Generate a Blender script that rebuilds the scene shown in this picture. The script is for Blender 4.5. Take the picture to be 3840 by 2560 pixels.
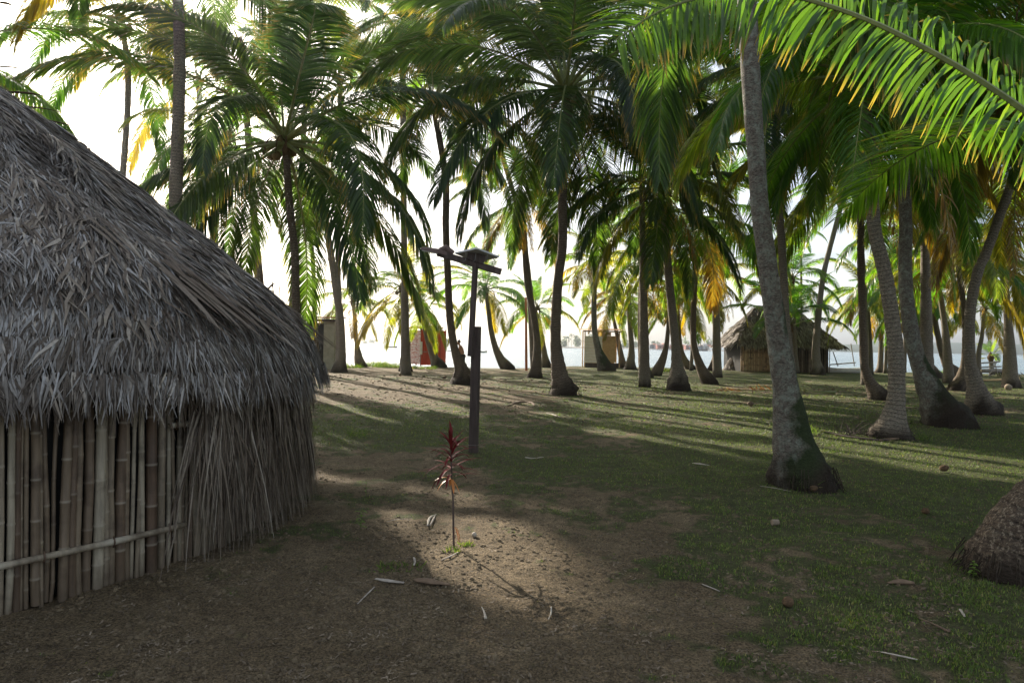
import bpy, math, random
import numpy as np
from mathutils import Vector, Matrix
R = math.radians
for o in list(bpy.data.objects): bpy.data.objects.remove(o)
SC = bpy.context.scene
COL = SC.collection
random.seed(7)
rng = np.random.default_rng(7)
PI = math.pi

# ------------------------------------------------------------------ camera
CAMH, FPX = 1.6, 2560.0
ROLL, PITCH = math.atan(0.0187), math.atan(12 / FPX)
F = Vector((0, math.cos(PITCH), math.sin(PITCH)))
R0 = Vector((1, 0, 0)); U0 = R0.cross(F)
RV = R0 * math.cos(ROLL) + U0 * math.sin(ROLL)
UV = -R0 * math.sin(ROLL) + U0 * math.cos(ROLL)
CP = Vector((0, 0, CAMH))
cam_d = bpy.data.cameras.new('camera'); cam = bpy.data.objects.new('camera', cam_d); COL.objects.link(cam)
cam_d.sensor_width = 36; cam_d.lens = 24.0; cam_d.clip_start = 0.05; cam_d.clip_end = 20000
M3 = Matrix((RV, UV, -F)).transposed()
cam.matrix_world = Matrix.Translation(CP) @ M3.to_4x4()
SC.camera = cam

def ray(px, py): return F + RV * ((px - 1920) / FPX) + UV * ((1280 - py) / FPX)
def at(px, py, D):
    """a measured photo point (3840 wide) at distance D -> place in metres"""
    return CP + ray(px, py) * D
def gnd(px, py, z=0.0):
    d = ray(px, py); return CP + d * ((z - CAMH) / d.z)

# ------------------------------------------------------------------ light
SUN_EL, SUN_AZ = R(25.5), R(-30.5)
SKY_STRENGTH, SUN_STRENGTH, EXPOSURE = 0.066, 5.0, 1.32
w = bpy.data.worlds.new('World'); SC.world = w; w.use_nodes = True
nt = w.node_tree; nt.nodes.clear()
out = nt.nodes.new('ShaderNodeOutputWorld'); bg = nt.nodes.new('ShaderNodeBackground')
sky = nt.nodes.new('ShaderNodeTexSky'); sky.sky_type = 'NISHITA'; sky.sun_disc = False
sky.sun_elevation = SUN_EL; sky.sun_rotation = SUN_AZ; sky.air_density = 1.0; sky.dust_density = 2.5; sky.ozone_density = 1.0
bg.inputs['Strength'].default_value = SKY_STRENGTH
# thin bright cloud veil in the sky
tc = nt.nodes.new('ShaderNodeTexCoord'); mp = nt.nodes.new('ShaderNodeMapping'); mp.inputs['Scale'].default_value = (1, 1, 3.2)
nz = nt.nodes.new('ShaderNodeTexNoise'); nz.inputs['Scale'].default_value = 2.3; nz.inputs['Detail'].default_value = 8; nz.inputs['Roughness'].default_value = 0.6
rp = nt.nodes.new('ShaderNodeValToRGB'); rp.color_ramp.elements[0].position = 0.42; rp.color_ramp.elements[1].position = 0.66
mx = nt.nodes.new('ShaderNodeMix'); mx.data_type = 'RGBA'
mul = nt.nodes.new('ShaderNodeMath'); mul.operation = 'MULTIPLY'; mul.inputs[1].default_value = 0.65
nt.links.new(tc.outputs['Generated'], mp.inputs['Vector']); nt.links.new(mp.outputs[0], nz.inputs['Vector'])
nt.links.new(nz.outputs['Fac'], rp.inputs['Fac']); nt.links.new(rp.outputs['Color'], mul.inputs[0])
nt.links.new(mul.outputs[0], mx.inputs['Factor']); nt.links.new(sky.outputs[0], mx.inputs['A'])
mx.inputs['B'].default_value = (13, 13.4, 14, 1)
nt.links.new(mx.outputs['Result'], bg.inputs['Color']); nt.links.new(bg.outputs[0], out.inputs['Surface'])
sd = bpy.data.lights.new('sun', 'SUN'); sd.energy = SUN_STRENGTH; sd.angle = R(0.55); sd.color = (1.0, 0.90, 0.76)
sun = bpy.data.objects.new('sun', sd); COL.objects.link(sun)
SV = Vector((math.sin(SUN_AZ) * math.cos(SUN_EL), math.cos(SUN_AZ) * math.cos(SUN_EL), math.sin(SUN_EL)))
sun.rotation_euler = SV.to_track_quat('Z', 'Y').to_euler(); sun.location = (0, 0, 30)
vs = SC.view_settings; vs.view_transform = 'Standard'; vs.look = 'None'; vs.exposure = EXPOSURE; vs.gamma = 1; vs.use_curve_mapping = False
cy = SC.cycles
cy.max_bounces = 8; cy.diffuse_bounces = 4; cy.glossy_bounces = 3; cy.transmission_bounces = 6; cy.transparent_max_bounces = 8; cy.volume_bounces = 0
cy.use_denoising = True; cy.sample_clamp_indirect = 6

# ------------------------------------------------------------------ helpers
def tag(o, label=None, cat=None, group=None, kind=None):
    if label: o['label'] = label
    if cat: o['category'] = cat
    if group: o['group'] = group
    if kind: o['kind'] = kind
    return o
def empty(name, loc, label, cat, group=None):
    o = bpy.data.objects.new(name, None); COL.objects.link(o); o.location = loc; o.empty_display_size = .2
    return tag(o, label, cat, group)

class MB:
    def __init__(s): s.v = []; s.f = []; s.n = 0; s.attr = {}
    def add(s, V, Fc, **at):
        V = np.asarray(V, float).reshape(-1, 3); k = s.n
        s.v.append(V)
        for f in Fc: s.f.append(tuple(int(i) + k for i in f))
        s.n += len(V)
        for a in set(list(at) + list(s.attr)):
            L = s.attr.setdefault(a, [np.zeros(s.n - len(V))] if s.n > len(V) else [])
            val = at.get(a, 0.0)
            L.append(np.full(len(V), float(val)) if np.isscalar(val) else np.asarray(val, float))
    def box(s, c, size, rz=0, rx=0, ry=0, rot=None, **at):
        hx, hy, hz = [a / 2 for a in size]
        V = [Vector((x, y, z)) for x in (-hx, hx) for y in (-hy, hy) for z in (-hz, hz)]
        m = rot if rot is not None else (Matrix.Rotation(rz, 3, 'Z') @ Matrix.Rotation(ry, 3, 'Y') @ Matrix.Rotation(rx, 3, 'X'))
        V = [m @ v + Vector(c) for v in V]
        s.add([tuple(v) for v in V], [(0, 1, 3, 2), (4, 6, 7, 5), (0, 4, 5, 1), (2, 3, 7, 6), (0, 2, 6, 4), (1, 5, 7, 3)], **at)
    def tube(s, P, Rr, n=8, cap=True, amp=0.0, seed=0, flat=1.0, **at):
        P = np.asarray([tuple(p) for p in P], float); N = len(P)
        Rr = np.full(N, Rr) if np.isscalar(Rr) else np.asarray(Rr, float)
        T = np.gradient(P, axis=0); T /= np.linalg.norm(T, axis=1)[:, None] + 1e-9
        ref = np.array([0, 0, 1.]) if abs(T[0][2]) < .9 else np.array([1., 0, 0])
        a = np.cross(T[0], ref); a /= np.linalg.norm(a)
        V = np.zeros((N, n, 3)); th = np.arange(n) * 2 * PI / n
        rg = np.random.default_rng(seed)
        lob = rg.normal(0, amp, (N, n)) if amp else None
        for i in range(N):
            a = a - T[i] * np.dot(a, T[i]); a /= np.linalg.norm(a); b = np.cross(T[i], a)
            r = Rr[i] * (1 + (lob[i] if amp else 0) * np.ones(n))
            V[i] = P[i] + (np.cos(th) * r)[:, None] * a + (np.sin(th) * r * flat)[:, None] * b
        Fc = [(i * n + j, i * n + (j + 1) % n, (i + 1) * n + (j + 1) % n, (i + 1) * n + j) for i in range(N - 1) for j in range(n)]
        if cap: Fc += [tuple(range(n - 1, -1, -1)), tuple((N - 1) * n + j for j in range(n))]
        s.add(V.reshape(-1, 3), Fc, **at)
        return V
    def build(s, name, mat, parent=None, smooth=False, loc=None):
        me = bpy.data.meshes.new(name)
        V = np.concatenate(s.v) if s.v else np.zeros((0, 3))
        off = np.array(loc if loc is not None else (0, 0, 0), float)
        me.from_pydata((V - off).tolist(), [], s.f)
        for a, L in s.attr.items():
            A = me.attributes.new(a, 'FLOAT', 'POINT'); A.data.foreach_set('value', np.concatenate(L).astype(np.float32))
        if smooth: me.polygons.foreach_set('use_smooth', [True] * len(me.polygons))
        if isinstance(mat, (list, tuple)):
            for m in mat: me.materials.append(m)
        elif mat: me.materials.append(mat)
        me.update()
        o = bpy.data.objects.new(name, me); COL.objects.link(o)
        if loc is not None: o.location = loc
        if parent is not None:
            o.parent = parent
            if loc is None: o.location = -Vector(parent.location)   # geometry was given in world coordinates
        return o
def quads_mesh(name, V, nseg_quads, mat, attrs=None):
    """V: (M,4,3) quads"""
    M = V.shape[0]; me = bpy.data.meshes.new(name)
    me.vertices.add(M * 4); me.vertices.foreach_set('co', V.reshape(-1).astype(np.float32))
    me.loops.add(M * 4); me.loops.foreach_set('vertex_index', np.arange(M * 4, dtype=np.int32))
    me.polygons.add(M); me.polygons.foreach_set('loop_start', np.arange(0, M * 4, 4, dtype=np.int32))
    me.update(calc_edges=True); me.validate()
    for a, val in (attrs or {}).items():
        A = me.attributes.new(a, 'FLOAT', 'POINT'); A.data.foreach_set('value', np.asarray(val, np.float32).reshape(-1))
    if mat: me.materials.append(mat)
    return me

def hash2(ix, iy, s):
    v = np.sin(ix * 127.1 + iy * 311.7 + s * 74.7) * 43758.5453
    return v - np.floor(v)
def vn(x, y, s=0):
    x = np.asarray(x, float); y = np.asarray(y, float)
    ix = np.floor(x); iy = np.floor(y); fx = x - ix; fy = y - iy
    fx = fx * fx * (3 - 2 * fx); fy = fy * fy * (3 - 2 * fy)
    a = hash2(ix, iy, s); b = hash2(ix + 1, iy, s); c = hash2(ix, iy + 1, s); d = hash2(ix + 1, iy + 1, s)
    return (a * (1 - fx) + b * fx) * (1 - fy) + (c * (1 - fx) + d * fx) * fy
def fbm(x, y, s=0, o=4):
    t = 0; A = .5; n = 0
    for k in range(o):
        t = t + A * vn(x * 2 ** k + 17.3 * k, y * 2 ** k - 9.1 * k, s + k); n += A; A *= .5
    return t / n
def sst(a, b, x): t = np.clip((np.asarray(x, float) - a) / (b - a), 0, 1); return t * t * (3 - 2 * t)
def catmull(P, per=6):
    P = [np.array(tuple(p), float) for p in P]; Q = [2 * P[0] - P[1]] + P + [2 * P[-1] - P[-2]]; outp = []
    for i in range(1, len(Q) - 2):
        for k in range(per):
            t = k / per; a, b, c, d = Q[i - 1], Q[i], Q[i + 1], Q[i + 2]
            outp.append(.5 * ((2 * b) + (c - a) * t + (2 * a - 5 * b + 4 * c - d) * t * t + (3 * b - a - 3 * c + d) * t ** 3))
    outp.append(P[-1]); return np.array(outp)

# ------------------------------------------------------------------ materials
def mat(name):
    m = bpy.data.materials.new(name); m.use_nodes = True; n = m.node_tree.nodes; n.clear()
    o = n.new('ShaderNodeOutputMaterial'); return m, m.node_tree, o
def N(nt, t, **kw):
    n = nt.nodes.new(t)
    for k, v in kw.items():
        if k in n.inputs: n.inputs[k].default_value = v
        else: setattr(n, k, v)
    return n
def ramp(nt, src, stops, interp='LINEAR'):
    r = nt.nodes.new('ShaderNodeValToRGB'); e = r.color_ramp; e.interpolation = interp
    while len(e.elements) < len(stops): e.elements.new(0.5)
    for el, (p, c) in zip(e.elements, stops): el.position = p; el.color = (*c, 1) if len(c) == 3 else c
    nt.links.new(src, r.inputs['Fac']); return r.outputs['Color']
def mixc(nt, fac, a, b, bt='MIX'):
    m = nt.nodes.new('ShaderNodeMix'); m.data_type = 'RGBA'; m.blend_type = bt
    for k, v in (('Factor', fac), ('A', a), ('B', b)):
        if isinstance(v, (int, float)): m.inputs[k].default_value = v
        elif isinstance(v, tuple): m.inputs[k].default_value = (*v, 1) if len(v) == 3 else v
        else: nt.links.new(v, m.inputs[k])
    return m.outputs['Result']
def noise(nt, vec, scale, detail=4, rough=.55, dist=0):
    n = N(nt, 'ShaderNodeTexNoise', Scale=scale, Detail=detail, Roughness=rough, Distortion=dist)
    if vec is not None: nt.links.new(vec, n.inputs['Vector'])
    return n.outputs['Fac']
def mapping(nt, vec, scale, rot=(0, 0, 0)):
    m = N(nt, 'ShaderNodeMapping'); m.inputs['Scale'].default_value = scale; m.inputs['Rotation'].default_value = rot
    nt.links.new(vec, m.inputs['Vector']); return m.outputs[0]
def attr(nt, name): return N(nt, 'ShaderNodeAttribute', attribute_name=name).outputs['Fac']
def pbsdf(nt, out, col, rough=.8, spec=.3, bump=None, bstr=.5, bdist=.02, metal=0):
    p = N(nt, 'ShaderNodeBsdfPrincipled'); p.inputs['Specular IOR Level'].default_value = spec; p.inputs['Metallic'].default_value = metal
    if isinstance(col, tuple): p.inputs['Base Color'].default_value = (*col, 1)
    else: nt.links.new(col, p.inputs['Base Color'])
    if isinstance(rough, (int, float)): p.inputs['Roughness'].default_value = rough
    else: nt.links.new(rough, p.inputs['Roughness'])
    if bump is not None:
        b = N(nt, 'ShaderNodeBump', Strength=bstr, Distance=bdist); nt.links.new(bump, b.inputs['Height']); nt.links.new(b.outputs[0], p.inputs['Normal'])
    if out is not None: nt.links.new(p.outputs[0], out.inputs['Surface'])
    return p
def objco(nt): return N(nt, 'ShaderNodeTexCoord').outputs['Object']

def m_simple(name, c1, c2, scale=6, rough=.8, stretch=(1, 1, 1), bstr=.3, bdist=.01, spec=.25, metal=0, detail=5, lo=.3, hi=.7):
    m, nt, o = mat(name); v = mapping(nt, objco(nt), stretch); f = noise(nt, v, scale, detail, .6)
    c = ramp(nt, f, [(lo, c1), (hi, c2)]); pbsdf(nt, o, c, rough, spec, f, bstr, bdist, metal); return m

def m_leaf(name, rough=.33, trans=.54):
    """frond: object colour is the leaf colour, leaflet tips dry out, random leaflets yellow"""
    m, nt, o = mat(name)
    oi = N(nt, 'ShaderNodeObjectInfo'); t = attr(nt, 'along'); r = attr(nt, 'rnd')
    base = oi.outputs['Color']
    v = mixc(nt, 1.0, base, ramp(nt, r, [(0, (.62, .66, .60)), (.5, (1, 1, 1)), (.93, (1.25, 1.2, 1.0)), (1, (1.9, 1.35, .7))]), 'MULTIPLY')
    a = N(nt, 'ShaderNodeMath', operation='MULTIPLY_ADD'); nt.links.new(r, a.inputs[0]); a.inputs[1].default_value = -.28; nt.links.new(t, a.inputs[2])
    tip = ramp(nt, a.outputs[0], [(.66, (0, 0, 0)), (.86, (1, 1, 1))])
    col = mixc(nt, tip, v, (.20, .13, .055))
    p = pbsdf(nt, None, col, rough, .5)
    tr = N(nt, 'ShaderNodeBsdfTranslucent')
    tcol = mixc(nt, 1.0, col, (3.0, 3.3, .7), 'MULTIPLY'); nt.links.new(tcol, tr.inputs['Color'])
    ms = N(nt, 'ShaderNodeMixShader'); ms.inputs[0].default_value = trans
    nt.links.new(p.outputs[0], ms.inputs[1]); nt.links.new(tr.outputs[0], ms.inputs[2]); nt.links.new(ms.outputs[0], o.inputs['Surface'])
    return m
M_LEAF = m_leaf('palm_leaf')
M_GRASS = None
def m_trunk(name, c1, c2, lichen=(.30, .33, .27), lamt=.4, moss=0.0, ringf=13.0, rk=.5, fleck=0.0):
    m, nt, o = mat(name); oc = objco(nt); h = attr(nt, 'len'); root = attr(nt, 'root'); ms = attr(nt, 'side')
    cmb = N(nt, 'ShaderNodeCombineXYZ'); nt.links.new(h, cmb.inputs['Z'])
    wob = noise(nt, oc, 3.0, 3)
    ad = N(nt, 'ShaderNodeMath', operation='MULTIPLY_ADD'); nt.links.new(wob, ad.inputs[0]); ad.inputs[1].default_value = .10; nt.links.new(h, ad.inputs[2])
    mu = N(nt, 'ShaderNodeMath', operation='MULTIPLY'); nt.links.new(ad.outputs[0], mu.inputs[0]); mu.inputs[1].default_value = ringf
    fr = N(nt, 'ShaderNodeMath', operation='FRACT'); nt.links.new(mu.outputs[0], fr.inputs[0])
    ring = ramp(nt, fr.outputs[0], [(0, (0, 0, 0)), (.16, (1, 1, 1)), (.8, (.75, .75, .75)), (1, (.2, .2, .2))])
    fine = noise(nt, mapping(nt, oc, (1, 1, 2.2)), 30, 7, .75)
    big = noise(nt, oc, 2.2, 5, .6)
    c = ramp(nt, fine, [(.38, c1), (.62, c2)])
    c = mixc(nt, rk, c, ring, 'MULTIPLY')
    vo = N(nt, 'ShaderNodeTexVoronoi', Scale=9.0); nt.links.new(oc, vo.inputs['Vector'])
    lf = ramp(nt, noise(nt, oc, 10, 8, .8, .4), [(.56 - lamt * .12, (0, 0, 0)), (.62, (1, 1, 1))])
    lfm = mixc(nt, 1.0, lf, (lamt, lamt, lamt), 'MULTIPLY')
    c = mixc(nt, lfm, c, lichen)
    if fleck:
        fk = ramp(nt, noise(nt, mapping(nt, oc, (1, 1, .6)), 55, 4, .65), [(.53, (0, 0, 0)), (.62, (fleck, fleck, fleck))]); c = mixc(nt, fk, c, (.50, .42, .31))
    if moss:
        a = N(nt, 'ShaderNodeMath', operation='MULTIPLY_ADD'); nt.links.new(big, a.inputs[0]); a.inputs[1].default_value = 1.4; nt.links.new(ms, a.inputs[2])
        mf = ramp(nt, a.outputs[0], [(1.05, (0, 0, 0)), (1.0, (0, 0, 0))]) if False else ramp(nt, a.outputs[0], [(.74, (0, 0, 0)), (.92, (.95, .95, .95))])
        c = mixc(nt, mf, c, ramp(nt, fine, [(.3, (.010, .018, .006)), (.75, (.04, .055, .016))]))
    c = mixc(nt, root, c, ramp(nt, fine, [(.35, (.012, .009, .006)), (.8, (.07, .05, .035))]))
    hs = N(nt, 'ShaderNodeMath', operation='MULTIPLY_ADD'); nt.links.new(fine, hs.inputs[0]); hs.inputs[1].default_value = 1.2 - rk * .6; ring = mixc(nt, min(1, rk * 2), (.5, .5, .5), ring)
    rr = N(nt, 'ShaderNodeRGBToBW'); nt.links.new(ring, rr.inputs[0]); nt.links.new(rr.outputs[0], hs.inputs[2])
    pbsdf(nt, o, c, .9, .2, hs.outputs[0], .7, .02); return m
M_TR_A = m_trunk('bark_grey', (.075, .062, .047), (.30, .25, .19), lamt=.22)
M_TR_B = m_trunk('bark_brown', (.058, .044, .032), (.22, .17, .12), lamt=.12)
M_TR_L = m_trunk('bark_lichen', (.05, .042, .033), (.20, .17, .135), lichen=(.25, .28, .225), lamt=.7, moss=1.0, ringf=9, rk=.12)
M_TR_R = m_trunk('bark_rough', (.03, .021, .015), (.13, .095, .065), lichen=(.16, .15, .11), lamt=.2, ringf=11, rk=.55, fleck=.32)
M_STALK = m_simple('green_stalk', (.10, .12, .035), (.22, .24, .07), 8, .45, spec=.4)
M_FIBRE = m_simple('palm_fibre', (.05, .032, .018), (.16, .10, .055), 20, .95, (1, 1, .3), .6)
M_ROOT = m_simple('dark_root', (.018, .013, .009), (.06, .045, .03), 20, .95)
M_NUT = m_simple('coconut_husk', (.10, .085, .03), (.19, .12, .04), 5, .5, spec=.4)
M_NUTDRY = m_simple('dry_husk', (.16, .12, .08), (.34, .27, .2), 9, .8)
M_WOODD = m_simple('dark_post_wood', (.045, .032, .027), (.105, .078, .066), 7, .8, (3, 3, .35), .5)
M_WOODT = m_simple('tan_plank', (.38, .23, .10), (.62, .42, .21), 5, .8, (1, 1, 5), .3)
M_WOODW = m_simple('weathered_plank', (.50, .46, .42), (.74, .70, .65), 5, .85, (1, 1, 6), .3)
M_WOODG = m_simple('grey_driftwood', (.20, .17, .14), (.42, .37, .31), 12, .85, (1, 1, 1), .3)
M_PINK = m_simple('faded_pink_board', (.45, .13, .11), (.68, .56, .55), 6, .85, (1, 1, 4), .3, lo=.42, hi=.56)
M_RED = m_simple('red_sheet', (.50, .055, .025), (.62, .10, .05), 4, .6, (1, 1, .4), .1)
M_RUST = m_simple('rusty_sheet', (.22, .09, .03), (.42, .22, .09), 5, .75, spec=.3)
M_ORANGE = m_simple('orange_post_paint', (.42, .12, .035), (.55, .19, .06), 5, .7)
M_CONC = m_simple('rendered_wall', (.22, .21, .15), (.34, .33, .25), 3, .9)
M_DARK = m_simple('dark_opening', (.015, .014, .013), (.03, .028, .025), 3, .9)  # near-black: painted shade inside huts and shed, also the village doors
M_METAL = m_simple('dull_metal', (.10, .095, .09), (.18, .17, .16), 5, .5, metal=.3)
M_SHELL = m_simple('lamp_shell', (.10, .065, .055), (.15, .10, .085), 5, .55)
M_WHITE = m_simple('white_paint', (.6, .6, .58), (.78, .78, .76), 5, .6)
def m_bamboo(name, cA, cB, cC):
    m, nt, o = mat(name); r = attr(nt, 'rnd'); nd = attr(nt, 'node'); oc = objco(nt)
    st = noise(nt, mapping(nt, oc, (1, 1, .10)), 34, 5, .6); pt = noise(nt, oc, 5, 4, .6)
    c = ramp(nt, r, [(0, cA), (.5, cB), (1, cC)])
    c = mixc(nt, .8, c, ramp(nt, st, [(.3, (.5, .48, .46)), (.7, (1.25, 1.22, 1.18))]), 'MULTIPLY')
    c = mixc(nt, ramp(nt, pt, [(.50, (0, 0, 0)), (.70, (.85, .85, .85))]), c, (.055, .036, .024))
    c = mixc(nt, nd, c, (.42, .38, .30))
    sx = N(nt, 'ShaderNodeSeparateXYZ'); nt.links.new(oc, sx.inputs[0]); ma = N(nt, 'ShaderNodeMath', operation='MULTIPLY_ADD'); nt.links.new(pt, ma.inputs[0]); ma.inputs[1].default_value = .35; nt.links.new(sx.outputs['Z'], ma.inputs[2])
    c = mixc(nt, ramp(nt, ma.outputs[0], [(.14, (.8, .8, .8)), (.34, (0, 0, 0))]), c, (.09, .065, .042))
    pbsdf(nt, o, c, .6, .35, st, .25, .004); return m
M_BAM = m_bamboo('old_bamboo', (.10, .062, .04), (.20, .155, .105), (.34, .30, .225))
M_BAM2 = m_bamboo('tan_cane', (.40, .25, .13), (.56, .38, .21), (.66, .50, .30))
M_BAM3 = m_bamboo('brown_cane', (.13, .09, .055), (.22, .16, .10), (.32, .25, .17))
def m_thatch(name, stops, trans=.12):
    m, nt, o = mat(name); r = attr(nt, 'rnd'); t = attr(nt, 'along'); oc = objco(nt)
    c = ramp(nt, r, stops)
    c = mixc(nt, .7, c, ramp(nt, noise(nt, oc, 1.1, 4, .6), [(.34, (.50, .44, .39)), (.5, (.95, .92, .9)), (.68, (1.3, 1.31, 1.34))]), 'MULTIPLY')
    c = mixc(nt, .6, c, ramp(nt, noise(nt, oc, 40, 3, .6), [(.3, (.6, .6, .6)), (.7, (1.2, 1.2, 1.2))]), 'MULTIPLY')
    p = pbsdf(nt, None, c, .62, .35)
    tr = N(nt, 'ShaderNodeBsdfTranslucent'); nt.links.new(c, tr.inputs['Color'])
    ms = N(nt, 'ShaderNodeMixShader'); ms.inputs[0].default_value = trans
    nt.links.new(p.outputs[0], ms.inputs[1]); nt.links.new(tr.outputs[0], ms.inputs[2]); nt.links.new(ms.outputs[0], o.inputs['Surface'])
    return m
M_THATCH = m_thatch('weathered_thatch', [(0, (.07, .052, .037)), (.35, (.155, .13, .105)), (.7, (.26, .245, .225)), (.92, (.40, .395, .385)), (1, (.46, .40, .32))])
M_THATCH2 = m_thatch('brown_thatch', [(0, (.06, .042, .03)), (.4, (.15, .115, .082)), (.8, (.27, .23, .18)), (1, (.40, .36, .30))])
M_THBASE = m_simple('thatch_underlay', (.05, .042, .036), (.13, .112, .098), 14, .95, (1, 1, .4), .8, .03)
M_TI = m_simple('red_leaf', (.07, .008, .010), (.17, .020, .020), 9, .6, spec=.1)
M_TIO = m_simple('orange_leaf', (.38, .11, .02), (.55, .22, .05), 9, .45, spec=.4)
M_SKIN = m_simple('skin', (.38, .19, .11), (.45, .24, .14), 3, .6)
M_HAIR = m_simple('dark_hair', (.015, .011, .009), (.03, .022, .018), 20, .6)
M_CLOTH = m_simple('dark_trousers', (.022, .022, .028), (.04, .04, .048), 9, .9)

# ------------------------------------------------------------------ ground
def yshore(x): return 46.0 + 8.5 * sst(-1.0, 6.0, x) + 1.4 * (fbm(np.asarray(x) * .12, 3.3, 5) - .5) + .5 * (vn(np.asarray(x) * .9, 1.7, 8) - .5)
def gh(x, y):
    x = np.asarray(x, float); y = np.asarray(y, float)
    h = .16 * (fbm(x * .16, y * .16, 1, 3) - .5) * sst(1, 9, y) + .05 * (fbm(x * .8, y * .8, 2, 3) - .5)
    h = h + .03 * (fbm(x * 7, y * 7, 3, 4) - .5) * (1 - sst(14, 30, y))
    ys = yshore(x); h = h * (1 - sst(-6, 0, y - ys)) - 1.6 * sst(0, 5, y - ys) ** 1
    # the dip in the sand by the little red plant
    h = h - .05 * np.exp(-(((x + .62) / .22) ** 2 + ((y - 6.75) / .12) ** 2))
    return h
def gmask(x, y):
    """0 bare soil .. 1 grass"""
    x = np.asarray(x, float); y = np.asarray(y, float)
    def blob(cx, cy, rx, ry, a=1.0): return a * np.exp(-(((x - cx) / rx) ** 2 + ((y - cy) / ry) ** 2))
    b = .20 + .055 * np.minimum(x, 6)
    b = b + blob(-4.0, 15.5, 3.5, 3.5, .5) + blob(-2.6, 11.5, 2.2, 1.6, .5)        # green strip beside the hut
    b = b + blob(3.5, 9.0, 3.2, 2.6, .5) + blob(7.5, 12, 5, 5, .45) + blob(3.2, 4.2, 1.6, 1.2, .30) + blob(0, 33, 30, 6, .12)
    b = b - blob(.2, 4.6, 1.4, 2.6, .40) - blob(-2.2, 4.2, 1.6, 2.2, .42) - blob(-1.0, 22, 3.5, 5, .12) - blob(1.5, 6.6, 1.0, .9, .22) - blob(12, 26, 6, 6, .15) + blob(-6, 27, 7, 6, .10)
    n = fbm(x * .55, y * .55, 21, 4); n2 = fbm(x * 2.6, y * 2.6, 33, 3); n3 = fbm(x * 9, y * 9, 43, 2)
    return np.clip((b + .06 + (n - .5) * .9 + (n2 - .5) * 1.1 + (n3 - .5) * .9) * 1.35 - .05, 0, 1)
def gz(x, y): return float(gh(x, y))
def onG(px, py):
    p = gnd(px, py)
    for _ in range(3): p = gnd(px, py, gz(p.x, p.y))
    return p

def make_ground():
    ys = [-14]
    while ys[-1] < 1: ys.append(ys[-1] + .6)
    while ys[-1] < 66: ys.append(ys[-1] + max(.035, .0085 * ys[-1]))
    ys = np.array(ys); s = np.linspace(-1, 1, 701)
    tt = np.sign(s) * (.9 * np.abs(s) + 1.5 * np.abs(s) ** 4)
    W = np.maximum(6, ys + 3)
    X = W[:, None] * tt[None]; Y = np.repeat(ys[:, None], len(s), 1)
    Z = gh(X, Y); G = gmask(X, Y)
    nr, nc = X.shape; V = np.stack([X, Y, Z], -1).reshape(-1, 3)
    idx = np.arange(nr * nc).reshape(nr, nc)
    Fq = np.stack([idx[:-1, :-1], idx[:-1, 1:], idx[1:, 1:], idx[1:, :-1]], -1).reshape(-1, 4)
    me = bpy.data.meshes.new('ground'); me.vertices.add(len(V)); me.vertices.foreach_set('co', V.reshape(-1).astype(np.float32))
    me.loops.add(len(Fq) * 4); me.loops.foreach_set('vertex_index', Fq.reshape(-1).astype(np.int32))
    me.polygons.add(len(Fq)); me.polygons.foreach_set('loop_start', np.arange(0, len(Fq) * 4, 4, dtype=np.int32))
    me.update(calc_edges=True); me.polygons.foreach_set('use_smooth', [True] * len(Fq))
    A = me.attributes.new('grass', 'FLOAT', 'POINT'); A.data.foreach_set('value', G.reshape(-1).astype(np.float32))
    m, nt, o = mat('sandy_soil'); oc = objco(nt); g = attr(nt, 'grass')
    f1 = noise(nt, oc, 1.3, 6, .65); f2 = noise(nt, oc, 14, 6, .7); f3 = noise(nt, oc, 75, 4, .7)
    soil = ramp(nt, f1, [(.3, (.115, .084, .047)), (.55, (.185, .14, .082)), (.75, (.27, .21, .13))])
    soil = mixc(nt, .85, soil, ramp(nt, f2, [(.3, (.5, .48, .46)), (.5, (1, 1, 1)), (.72, (1.35, 1.32, 1.3))]), 'MULTIPLY')
    soil = mixc(nt, .95, soil, ramp(nt, f3, [(.37, (.30, .28, .27)), (.5, (1, 1, 1)), (.63, (1.8, 1.75, 1.7))]), 'MULTIPLY')
    gr = ramp(nt, f2, [(.3, (.045, .05, .022)), (.55, (.075, .09, .03)), (.78, (.13, .13, .055))])
    gr = mixc(nt, .7, gr, ramp(nt, f3, [(.35, (.4, .4, .4)), (.68, (1.5, 1.5, 1.4))]), 'MULTIPLY')
    a = N(nt, 'ShaderNodeMath', operation='MULTIPLY_ADD'); nt.links.new(f3, a.inputs[0]); a.inputs[1].default_value = .5; nt.links.new(g, a.inputs[2])
    a2 = N(nt, 'ShaderNodeMath', operation='MULTIPLY_ADD'); nt.links.new(f2, a2.inputs[0]); a2.inputs[1].default_value = .4; nt.links.new(a.outputs[0], a2.inputs[2])
    gf = ramp(nt, a2.outputs[0], [(.68, (0, 0, 0)), (.98, (.9, .9, .9))])
    c = mixc(nt, gf, soil, gr)
    hgt = N(nt, 'ShaderNodeMath', operation='MULTIPLY_ADD'); nt.links.new(f2, hgt.inputs[0]); hgt.inputs[1].default_value = 2.0; nt.links.new(f3, hgt.inputs[2])
    pbsdf(nt, o, c, .92, .2, hgt.outputs[0], 1.0, .035)
    me.materials.append(m)
    ob = bpy.data.objects.new('ground', me); COL.objects.link(ob); tag(ob, kind='structure')
make_ground()

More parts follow.
